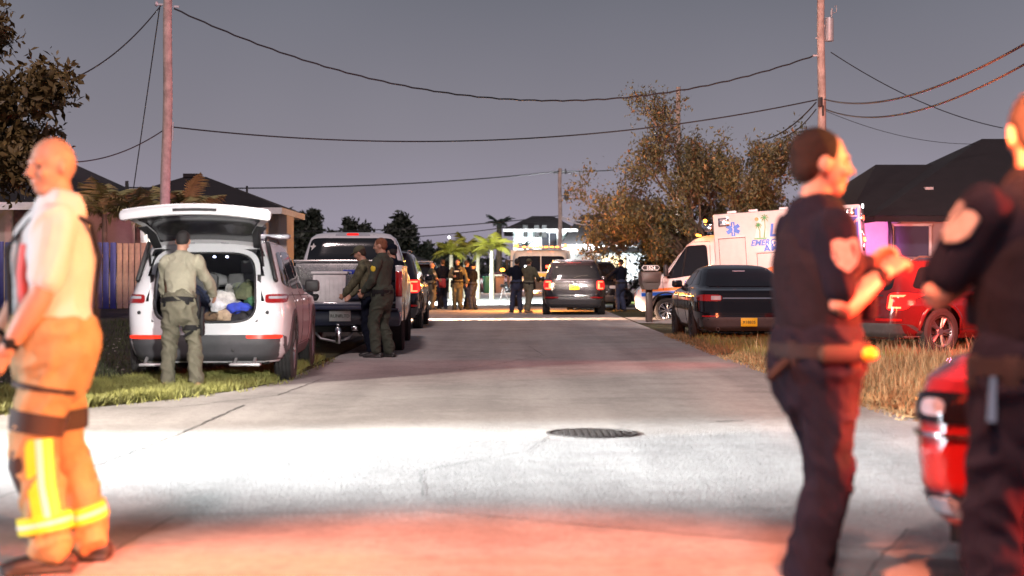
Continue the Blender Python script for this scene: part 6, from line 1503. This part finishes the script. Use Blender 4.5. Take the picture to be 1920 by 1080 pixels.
    if cap:
        mb = MB(); mb.ball(hp(0, -.010, .185), (.088, .104, .080), Hm, 20, 12); mb.loft([hp(0, .07, .175), hp(0, .13, .165), hp(0, .165, .155)], [(.070, .014), (.066, .010), (.04, .008)], n=12, side=Hm @ side); fin(mb, 'cap', cap, min(vox, .012), 1)
    if vox < .02:
        for s in (-1, 1):
            mb = MB(); mb.ball(V(hp(s * .032, .074, .135)) * k, (.013, .010, .011), Hm, 10, 8); mb.build('eye', m_eye, t)
    # ---- belt and vest
    if belt:
        mb = MB(); c = sp(.995, 0); up = (sp(1.05) - sp(1.0)).normalized(); mb.loft([c - up * .026, c + up * .026], [(.163 * bulk + .046, .119 * (1 + (bulk - 1) * 1.3) + .046)] * 2, n=26, side=side)
        for a in (20, 60, 120, 165, 215, 300): mb.box(c + V((math.cos(R(a)) * .19 * bulk, math.sin(R(a)) * .148 * bulk, -.015)), (.055, .038, .10), rot=(0, 0, R(a) - PI / 2), bev=.01)
        mb.v = [tuple(V(v) * k) for v in mb.v]; b_ = mb.build('duty_belt', m_strap, t)
        mb = MB(); c2 = c + V((hol * .205 * bulk, -.01, -.10)); mb.box(c2, (.05, .08, .20), rot=(R(8), 0, 0), bev=.014); mb.box(c2 + V((hol * .005, -.03, .13)), (.035, .045, .09), rot=(R(-25), 0, 0), bev=.01)
        mb.v = [tuple(V(v) * k) for v in mb.v]; mb.build('holster', m_strap, b_)
    if vest:
        mb = MB(); rows = [(1.08, .168, .140), (1.20, .178, .150), (1.32, .182, .155), (1.42, .150, .140), (1.49, .110, .105)]
        mb.loft([sp(r[0], .002) for r in rows], [(r[1] * bulk, r[2] * bulk) for r in rows], n=24, side=side, roundcap=True)
        for s in (-1, 1): mb.loft([sp(1.43, .10, s * .09), sp(1.53, 0, s * .095), sp(1.43, -.11, s * .09)], [(.032, .018)] * 3, n=8, side=side)
        for zz, xx in ((1.16, -.09), (1.16, 0), (1.16, .09), (1.30, -.08), (1.30, .08)): mb.box(sp(zz, .150 * bulk, xx), (.07, .05, .11), bev=.012)
        if vox > .011: mb.box(sp(1.30, -.14 * bulk, 0), (.22, .04, .26), bev=.03)
        fin(mb, 'vest', vest, min(vox, .012), 1, .003)
    def local(mbx, nm, m, par=None, lb=None):
        mbx.v = [tuple(V(v) * k) for v in mbx.v]; o = mbx.build(nm, m, par or t)
        if lb: o['label'] = lb
        return o
    if patches is not None:
        for i in range(2):
            s = (-1, 1)[i]; c = sh[i].lerp(elb[i], pz); ax = (elb[i] - sh[i]).normalized(); out = V((s, 0, 0)) - ax * V((s, 0, 0)).dot(ax); out.normalize(); w_ = ax.cross(out)
            mb = MB(); sz = .052; pts = [(-1, -1), (-.5, -1.15), (0, -.95), (.5, -1.15), (1, -1), (1, .1), (.7, .75), (0, 1.25), (-.7, .75), (-1, .1)]; rr = .078 * bulk
            vs = []
            for lay in (0, .008):
                for a, b in pts: 
                    u_ = a * sz; vs.append(c + ax * b * sz + w_ * u_ + out * (math.sqrt(max(0, rr * rr - u_ * u_)) + lay))
            n = len(pts); mb.add(vs, [tuple(range(n)), tuple(range(n, 2 * n))] + [(j, (j + 1) % n, n + (j + 1) % n, n + j) for j in range(n)]); local(mb, 'shoulder_patch', patches)
    J = dict(sh=sh, elb=elb, wr=wr, hip=hip, kn=kn, an=an, sp=sp, hp=hp, Hm=Hm, k=k, local=local, t=t, side=side, bulk=bulk)
    if extras: extras(J)
    return t

# ---------------- foreground: firefighter facing left
def fire_extras(J):
    sp, local = J['sp'], J['local']; bk = J['bulk']
    mb = MB()
    for s in (-1, 1):
        P = [sp(1.04, .14 * bk, s * .06), sp(1.20, .150 * bk, s * .085), sp(1.34, .158 * bk, s * .10), sp(1.46, .10, s * .105), sp(1.535, .0, s * .10), sp(1.46, -.115 * bk, s * .09), sp(1.32, -.152 * bk, s * .05), sp(1.18, -.142 * bk, s * .01), sp(1.04, -.145 * bk, 0)]
        mb.loft(P, [(.024, .010)] * 9, n=8, side=J['side'])
    local(mb, 'suspender', m_strap)
    mb = MB(); P = [sp(1.14, .150 * bk, s_ * .08) for s_ in (-1,)] + [sp(1.30, .165 * bk, -.105)] ; mb.loft([sp(1.12, .11, -.145), sp(1.24, .12, -.15), sp(1.36, .11, -.145)], [(.028, .020)] * 3, n=8); local(mb, 'red_strap_pad', mat('red_strap', (.55, .03, .015), .6))
    for i in range(2):
        H_, K, A = J['hip'][i], J['kn'][i], J['an'][i]
        def pos(u): return H_.lerp(K, u) if u <= 1 else K.lerp(A, u - 1)
        mb = MB(); mb.loft([pos(.36), pos(.41)], [.134, .130], n=20); local(mb, 'thigh_strap', m_bknee)
        mb = MB(); mb.loft([pos(.62), pos(.82)], [.122, .114], n=20); mb.loft([pos(.84) + V((0, .05, 0)), pos(1.15) + V((0, .055, 0)), pos(1.35) + V((0, .05, 0))], [(.075, .05), (.085, .055), (.07, .04)], n=16, side=J['side'], roundcap=True); local(mb, 'knee_patch', m_bknee)
        mb = MB(); mb.loft([pos(1.62), pos(1.78)], [.1135, .1155], n=20); cf = local(mb, 'cuff_band', m_refl)
        mb = MB(); mb.loft([pos(1.68), pos(1.72)], [.1165, .1170], n=20); local(mb, 'cuff_silver', m_refs, cf)
        s = (-1, 1)[i]
        mb = MB(); mb.loft([pos(.86) + V((s * .085, -.02, 0)), pos(1.3) + V((s * .085, -.02, 0)), pos(1.62) + V((s * .095, -.02, 0))], [(.016, .060)] * 3, n=10, side=J['side']); sd_ = local(mb, 'side_band', m_refl)
        mb = MB(); mb.loft([pos(.86) + V((s * .092, -.02, 0)), pos(1.3) + V((s * .092, -.02, 0)), pos(1.62) + V((s * .102, -.02, 0))], [(.014, .018)] * 3, n=8, side=J['side']); local(mb, 'side_silver', m_refs, sd_)
        W_ = J['wr'][i]; E = J['elb'][i]; d = (W_ - E).normalized(); mb = MB(); mb.loft([W_ - d * .045, W_ - d * .020], [.040, .038], n=16); mb.box(W_ - d * .033 + V((s * .036, 0, 0)), (.016, .04, .04), bev=.005); local(mb, 'wrist_watch', m_strap)
    # trousers are bulky: pleats at the seat
person('bald firefighter in white T-shirt, suspenders and tan turnout trousers facing left', (-2.01, 6.85, .02), R(103), H=1.86, bulk=1.21, waist=1.05, yaw=32, pitch=-8, lean=-2, top=m_white_t, pants=m_bunker, bald=True, vox=.0095, sleeves='short', belt=False, fold=.010,
       feet=((-.13, .0), (.12, -.14)), hands=((-.21, .17, .93), (.10, .26, .93)), poles=((-.5, -1.4, -.2), (.7, -1.2, -.2)), curl=.9, extras=fire_extras, head_s=1.05, palm=((.7, .3, -.2), (-.7, .3, -.2)))
gl_ = thing('work_glove', 'white work gloves held in the hands of the firefighter', 'glove', (-2.42, 6.86, .62), 0)
mb = MB(); mb.loft([(0, 0, .26), (.01, 0, .15), (.02, .01, .04)], [(.035, .02), (.055, .025), (.045, .018)], n=12, side=(1, 0, 0), roundcap=True)
for k_ in range(4): mb.loft([(-.02 + k_ * .024, 0, .05), (-.022 + k_ * .026, .01, -.045 - .01 * (k_ % 2))], [.012, .009], n=8, roundcap=True)
mesh_obj('glove_body', fuse(mb, .006, 2), mat('pale_glove', (.62, .60, .56), .7), gl_)

# ---------------- foreground: officer seen in profile facing right
def off1_extras(J):
    sp, local = J['sp'], J['local']
    mb = MB(); c = sp(.985, -.01, .225); mb.loft([c + V((0, -.06, 0)), c + V((0, .09, 0))], [(.020, .032)] * 2, n=12, side=(1, 0, 0), roundcap=True); rd = local(mb, 'belt_pouch', mat('grey_pouch', (.030, .030, .026), .8, spec=.2))
    mb = MB(); mb.loft([c + V((0, .100, 0)), c + V((0, .125, 0))], [.026, .026], n=14, roundcap=True); local(mb, 'yellow_device', mat('bright_yellow', (.85, .55, .02), .45))
    mb = MB(); mb.loft([sp(.95, -.17, .10), sp(.90, -.23, .11)], [(.02, .02), (.022, .02)], n=10, roundcap=True); local(mb, 'baton_end', m_strap)
    mb = MB(); mb.box(sp(1.30, .165, -.09), (.07, .05, .13), bev=.012); mb.loft([sp(1.36, .165, -.09), sp(1.44, .165, -.09)], [.008, .006], n=6); local(mb, 'radio', m_strap)
    mb = MB(); W_ = J['wr'][1]; d = (W_ - J['elb'][1]).normalized(); mb.loft([W_ - d * .05, W_ - d * .02], [.038, .036], n=14); mb.box(W_ - d * .035 + V((.036, 0, 0)), (.014, .04, .04), bev=.004); local(mb, 'wrist_watch', m_strap)
person('police officer in black short sleeved uniform with hands at his chest facing right', (1.17, 6.0, .02), R(-78), H=1.80, hol=-1, pz=.30, yaw=-6, pitch=-4, top=m_navyu, pants=m_navyu, hair=mat('dark_brown_hair', (.022, .015, .012), .85, var=.3, scale=40, bump=.5, spec=.2), vox=.0095, vest=m_vest, fold=.010, patches=m_patch, head_s=1.12, bulk=1.11,
       feet=((-.10, .02), (.10, -.10)), hands=((-.09, .25, 1.32), (.11, .23, 1.29)), poles=((-.4, -1.2, -1.2), (.4, -1.2, -1.2)), curl=1.0, extras=off1_extras, palm=((.5, .2, -.6), (-.5, .2, -.6)))
# ---------------- foreground: officer seen from behind at the right edge
def off2_extras(J):
    sp, local = J['sp'], J['local']
    mb = MB(); mb.box(sp(1.405, -.182, 0), (.26, .006, .075), rot=(R(0), 0, 0)); b_ = local(mb, 'back_panel', m_vest)
    me = text_mesh('POLICE', .085, Matrix.Translation(sp(1.38, -.190, 0) * J['k']) @ BACK, depth=.001, bold=.003, align='CENTER'); me.materials.clear(); me.materials.append(m_refs); o = bpy.data.objects.new('back_lettering', me); COL.objects.link(o); o.parent = b_
    mb = MB(); c = sp(.98, -.16, -.12)
    for dx in (0, .10): mb.box(c + V((dx, 0, 0)), (.06, .04, .13), bev=.012)
    local(mb, 'cuff_pouch', m_strap)
    mb = MB(); mb.loft([sp(.97, -.06, -.21), sp(.84, -.06, -.215)], [.012, .018], n=8); local(mb, 'key_ring', m_chrome)
person('police officer in black seen from behind with bent elbow at the right edge', (1.585, 4.72, .02), R(22), H=1.82, pz=.20, yaw=-22, pitch=-4, top=m_navyu, pants=m_navyu, hair=m_hairk, vox=.0095, vest=m_vest, fold=.010, patches=m_patch, bulk=1.08,
       feet=((-.14, 0), (.14, .04)), hands=((-.03, .25, 1.27), (.10, .27, 1.30)), poles=((-1.6, -.3, -1.0), (.6, -.8, -1.2)), curl=1.0, extras=off2_extras, palm=((.5, .2, -.6), (-.5, .2, -.6)))

# ---------------- officer at the white car
def off3_extras(J):
    local = J['local']; H_, K = J['hip'][1], J['kn'][1]
    mb = MB(); c = H_.lerp(K, .55); mb.loft([c + V((0, 0, .03)), c - V((0, 0, .03))], [.112, .106], n=18); mb.box(c + V((.115, 0, .03)), (.05, .10, .24), rot=(R(6), 0, 0), bev=.015); mb.box(c + V((.125, -.03, .18)), (.035, .06, .10), rot=(R(-20), 0, 0), bev=.01)
    mb.loft([c + V((.10, 0, .10)), J['sp'](.98, 0, .19)], [(.02, .006)] * 2, n=6, side=(0, 1, 0)); mb.loft([c + V((-.08, -.09, -.10)), c + V((.09, -.06, .0))], [(.012, .02)] * 2, n=6); local(mb, 'thigh_holster', m_strap)
person('officer in khaki shirt and trousers with thigh holster at the open tailgate', (-3.66, 17.25, .03), R(2), H=1.77, lean=14, pitch=-22, top=m_khakil, pants=m_khaki, hair=m_hairk, boots=m_tanboot, vox=.012, sleeves='long', belt=True, fold=.013, bulk=.98,
       feet=((-.14, -.02), (.17, .06)), hands=((-.26, .46, 1.00), (.30, .46, 1.06)), poles=((-.8, -.6, -.9), (.8, -.6, -.9)), curl=.6, extras=off3_extras, foot_a=(-15, 30))
# ---------------- deputies beside the pickup
def dep_extras(J):
    c = J['sh'][0].lerp(J['elb'][0], .35); mb = MB(); mb.ball(c + V((-.072, 0, 0)), (.010, .042, .050)); J['local'](mb, 'star_patch', m_gold)
person('deputy with ginger hair in dark green uniform standing at the pickup facing left', (-2.01, 24.2, .02), R(68), H=1.84, yaw=10, pitch=-10, top=m_green, pants=m_green, hair=m_hairr, vox=.013, sleeves='long', fold=.011, belt=True, bulk=1.05,
       feet=((-.10, .05), (.10, -.08)), hands=((-.16, .24, .98), (.10, .34, 1.02)), poles=((-.6, -.8, -.3), (.6, -.8, -.3)), extras=dep_extras)
person('officer in camouflage gear bending over the lowered pickup tailgate', (-2.22, 24.62, .02), R(78), H=1.74, lean=16, pitch=-14, top=mat('camouflage', (.10, .095, .055), .85, var=.6, scale=14), pants=m_navyu, hair=m_hair, cap=m_oliveu, vox=.015, sleeves='long', fold=.01,
       feet=((-.12, -.05), (.14, -.10)), hands=((-.12, .42, 1.0), (.18, .40, .98)), poles=((-.8, -.5, -.6), (.8, -.5, -.6)), bulk=1.1)
person('officer dressed all in black standing behind the ginger haired deputy', (-2.10, 27.4, .02), R(40), H=1.80, top=m_navyu, pants=m_navyu, hair=m_hairk, cap=m_navyu, vox=.016, sleeves='long', vest=m_vest)
# ---------------- group far left
G = 'officers gathered down the street'
def FP(px, Y): return (at(px, 0, Y).x, Y, .022)
person('bald officer in olive shirt at the left end of the far group facing right', FP(810, 57.2), R(-70), H=1.72, top=m_green, pants=m_khaki, bald=True, vox=.022, sleeves='short', patches=m_patch, group=G, bulk=1.1, hands=((-.10, .30, 1.15), (.14, .28, 1.1)))
person('man in dark jacket holding a red bag second in the far group', FP(830, 58.2), R(25), H=1.84, top=m_navyu, pants=m_denim, hair=m_hair, vox=.022, sleeves='long', group=G, hands=((-.10, .28, 1.05), (.12, .28, 1.2)))
person('stout officer in olive uniform and black vest facing the camera in the far group', FP(858, 57.0), R(172), H=1.84, top=m_oliveu, pants=m_oliveu, hair=m_hair, vox=.022, sleeves='long', vest=m_vest, group=G, bulk=1.12, pitch=-4, hands=((-.34, .05, .92), (.08, .30, 1.18)),
       extras=lambda J: J['local']((lambda b: b.box(J['sp'](1.37, .205, 0), (.16, .012, .045)))(MB()), 'name_strip', m_wplate))
person('officer in dark uniform standing behind the stout one facing right', FP(875, 58.6), R(-60), H=1.80, top=m_navyu, pants=m_denim, hair=m_hair, vox=.022, sleeves='short', group=G)
person('officer in cap and navy uniform at the right end of the far left group', FP(887, 57.1), R(62), H=1.68, top=m_navyu, pants=m_denim, cap=m_navyu, vox=.022, sleeves='short', vest=m_vest, group=G, hands=((-.12, .26, 1.0), (.10, .30, 1.02)))
rb = thing('red_bag', 'small red bag hanging from the hand of the man in the dark jacket', 'bag', (at(829, 0, 57.6).x, 57.75, .85)); mb = MB(); mb.box((0, 0, .14), (.26, .14, .34), bev=.05); mb.build('bag_body', mat('red_fabric', (.42, .03, .03), .6), rb); mb = MB(); mb.loft([(-.08, 0, .30), (-.05, 0, .42), (.05, 0, .42), (.08, 0, .30)], [.012] * 4, n=6); mb.build('handle', m_strap, rb)
# ---------------- pair in the middle
person('man in black polo shirt and navy trousers with his back to the camera mid street', FP(969, 53.2), R(8), H=1.82, top=m_navyu, pants=m_denim, hair=m_hairk, vox=.02, sleeves='short', bulk=1.06, skin=m_skin2, hands=((-.27, .05, .92), (.27, .05, .92)), feet=((-.17, 0), (.13, .05)))
person('officer in olive tactical gear and headset right beside the man in black polo', FP(992, 52.6), R(-35), H=1.80, top=m_oliveu, pants=m_khaki, hair=m_hair, cap=m_oliveu, vox=.02, sleeves='long', vest=mat('olive_vest', (.07, .065, .04), .8, var=.3, scale=12), bulk=1.1, hands=((-.10, .34, 1.1), (.16, .32, 1.06)), feet=((-.10, .0), (.10, -.22)), boots=m_tanboot)
person('officer in a dark cap leaning on the police car left of the mailbox', FP(1164, 54.6), R(38), H=1.80, top=m_navyu, pants=m_denim, hair=m_hair, cap=m_navyu, vox=.02, sleeves='long', bulk=1.12, hands=((-.35, .40, 1.15), (.10, .3, 1.1)))
# driver inside the ambulance window is only a dim reflection in the glass and stays unbuilt
